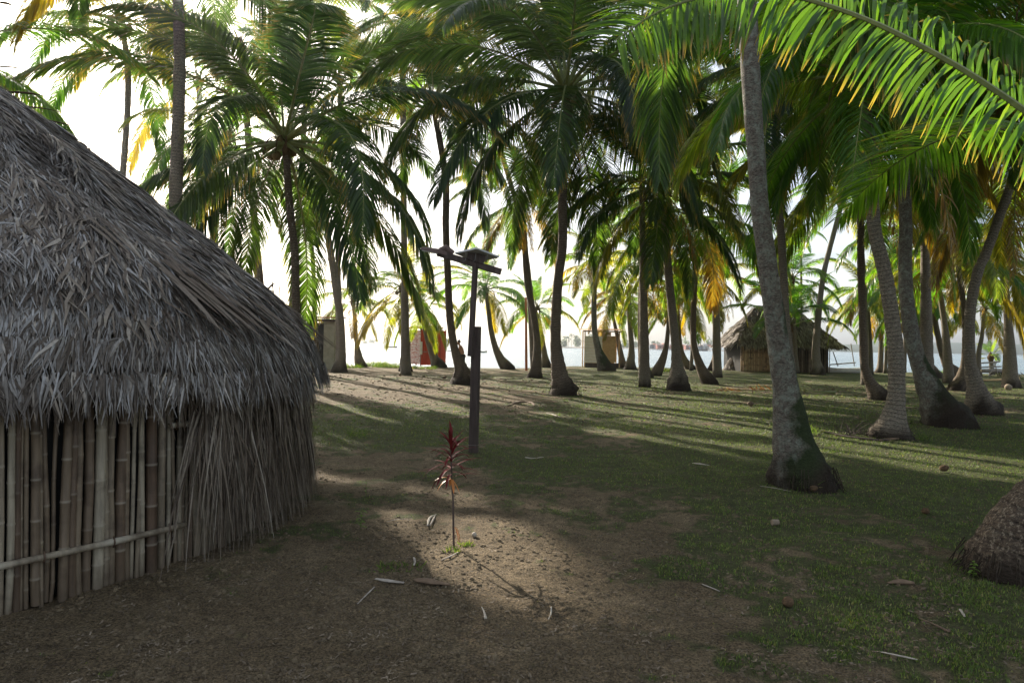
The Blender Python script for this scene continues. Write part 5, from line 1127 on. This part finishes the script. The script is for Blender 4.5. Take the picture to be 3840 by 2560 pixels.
far_wood('distant_trees', 2325, 2520, 760, 6, 10, 'long low strip of trees between outhouse and stilt village', .2, 2, 1.3)
far_wood('distant_trees', 2500, 2800, 640, 3, 6, 'low greenery rising behind the stilt village roofs', .25, 7, .8)
far_wood('distant_trees', 1648, 1676, 520, 7, 11, 'tiny palm islet just right of the red outhouse', .7, 3, 2.2, 8)
far_wood('distant_trees', 1352, 1412, 800, 2, 5, 'very faint low islet at the far left of the sea', .3, 4, .6, 8)
def palm_far(px, py, D, h, label):
    b = at(px, 1306, D); b.z = .5; top = at(px, py, D); rd = random.Random(px); o = empty('coconut_palm', b, label, 'palm tree', 'palms standing over the stilt village')
    mb = MB(); mb.tube([b, b.lerp(top, .5) + Vector((.4, 0, 0)), top], [.3, .22, .18], 6); mb.build('trunk', M_TR_A, o)
    for k in range(13):
        q = bpy.data.objects.new('frond', FR[1, rd.choice([1, 3, 4, 5, 6]), 0]); COL.objects.link(q); q.parent = o; q.location = top - b; q.rotation_euler = (0, 0, rd.uniform(0, 6.28)); q.color = (.05, .09, .03, 1)
palm_far(2571, 1279, 600, 10, 'hazy palm over the village roofs, left one of two'); palm_far(2664, 1275, 600, 10, 'hazy palm over the village roofs, right one of two')
# stilt village
HC_ = [(.30, .09, .06), (.22, .13, .10), (.16, .17, .20), (.45, .45, .43), (.20, .26, .32), (.28, .20, .13), (.12, .12, .14), (.35, .32, .27)]
hm = [m_simple('village_wall', tuple(a * .85 for a in c), c, 2, .8) for c in HC_]
rm = [m_simple('village_roof', tuple(a * .8 for a in c), c, 2, .8) for c in [(.34, .12, .07), (.24, .19, .17), (.40, .38, .36), (.18, .15, .14)]]
vnames = ['brick red', 'brown', 'slate grey', 'white', 'dull blue', 'tan', 'charcoal', 'cream']; rn_ = ['rusty red', 'brown', 'pale tin', 'dark']
vx = 2436; i = 0; rd = random.Random(12)
while vx < 2790:
    wpx = rd.uniform(13, 24); D = 555 + rd.uniform(-14, 14); c = at(vx + wpx / 2, 1310, D); w_ = wpx * D / FPX; h_ = rd.uniform(2.3, 3.4); ci = rd.randrange(8); ri = rd.randrange(4); dp = 6
    if 2590 < vx < 2650 and ci not in (3, 4): ci = 3 if i % 2 else 4
    o = empty('stilt_house', (c.x, c.y, 0), '%s walled stilt house under a %s roof, number %d from the left in the far village' % (vnames[ci], rn_[ri], i + 1), 'house', 'stilt houses of the far village')
    o['label'] = '%s walled, %s roofed stilt house %s' % (vnames[ci], rn_[ri], ['at the left end of the far village', 'near the left end of the far village', 'left of the middle of the far village', 'in the middle of the far village', 'right of the middle of the far village', 'toward the far hut end of the village'][min(5, int((vx - 2436) / 58))])
    mb = MB(); mb.box((c.x, c.y + dp / 2, .3 + h_ / 2), (w_ * .96, dp, h_)); mb.build('wall', hm[ci], o)
    rh = rd.uniform(.9, 1.8); mb = MB(); x0, x1, y0, y1, z0 = c.x - w_ * .54, c.x + w_ * .54, c.y - .5, c.y + dp + .5, .3 + h_ + .02
    if i % 3: mb.add([(x0, y0, z0), (x1, y0, z0), (x1, y1, z0), (x0, y1, z0), (x0, (y0 + y1) / 2, z0 + rh), (x1, (y0 + y1) / 2, z0 + rh)], [(0, 1, 5, 4), (2, 3, 4, 5), (0, 4, 3), (1, 2, 5), (3, 2, 1, 0)])
    else: mb.add([(x0, y0, z0), (x1, y0, z0), (x1, y1, z0), (x0, y1, z0), ((x0 + x1) / 2, y0, z0 + rh), ((x0 + x1) / 2, y1, z0 + rh)], [(0, 4, 5, 3), (1, 2, 5, 4), (0, 1, 4), (3, 5, 2), (3, 2, 1, 0)])
    mb.build('roof', rm[ri], o)
    mb = MB()
    for q in (-.4, 0, .4): mb.box((c.x + q * w_, c.y + .1, -.25), (.22, .22, 1.1))
    mb.build('stilts', M_WOODD, o)
    mb = MB(); mb.box((c.x + w_ * .15, c.y - .03, .3 + h_ * .45), (.9, .05, h_ * .55)); mb.build('door', M_DARK, o)
    vx += wpx * rd.uniform(.75, 1.05); i += 1
# forested hills to the right
def hill(x0, x1, D, h, seed, label=None):
    a, b = at(x0, 1300, D), at(x1, 1300, D); n = 90; m_ = 8; V = []
    for j in range(m_ + 1):
        v = j / m_
        for i_ in range(n + 1):
            t = i_ / n; e = min(1, t * 7) * min(1, (1 - t) * 7); hh = h * e * (.55 + .8 * float(fbm(t * 9, seed * 3.1, seed, 4)) ) * math.sin(v * PI * .5) ** .7 + 3 * float(fbm(t * 90, v * 7, seed + 9, 3)) * e * min(1, v * 6)
            V.append((a.x + (b.x - a.x) * t, a.y + (b.y - a.y) * t + v * 260, -1 + hh))
    Fc = [(j * (n + 1) + i_, j * (n + 1) + i_ + 1, (j + 1) * (n + 1) + i_ + 1, (j + 1) * (n + 1) + i_) for j in range(m_) for i_ in range(n)]
    mb = MB(); mb.add(V, Fc); o = mb.build('hills', M_HILL, smooth=True); tag(o, kind='structure')
hill(3060, 3420, 1500, 22, 3); hill(3250, 4600, 1900, 32, 5); hill(2650, 3250, 2600, 26, 8)

# ------------------------------------------------------------------ haze
mb = MB(); mb.box((0, 1380, 48.5), (5600, 2900, 101)); hz = mb.build('haze', None); tag(hz, 'thin bright sea air', 'haze', kind='stuff')
m, nt, o = mat('air'); pv = N(nt, 'ShaderNodeVolumePrincipled'); pv.inputs['Color'].default_value = (.86, .93, 1, 1); pv.inputs['Density'].default_value = .0004; pv.inputs['Anisotropy'].default_value = .85
nt.links.new(pv.outputs[0], o.inputs['Volume']); hz.data.materials.append(m)
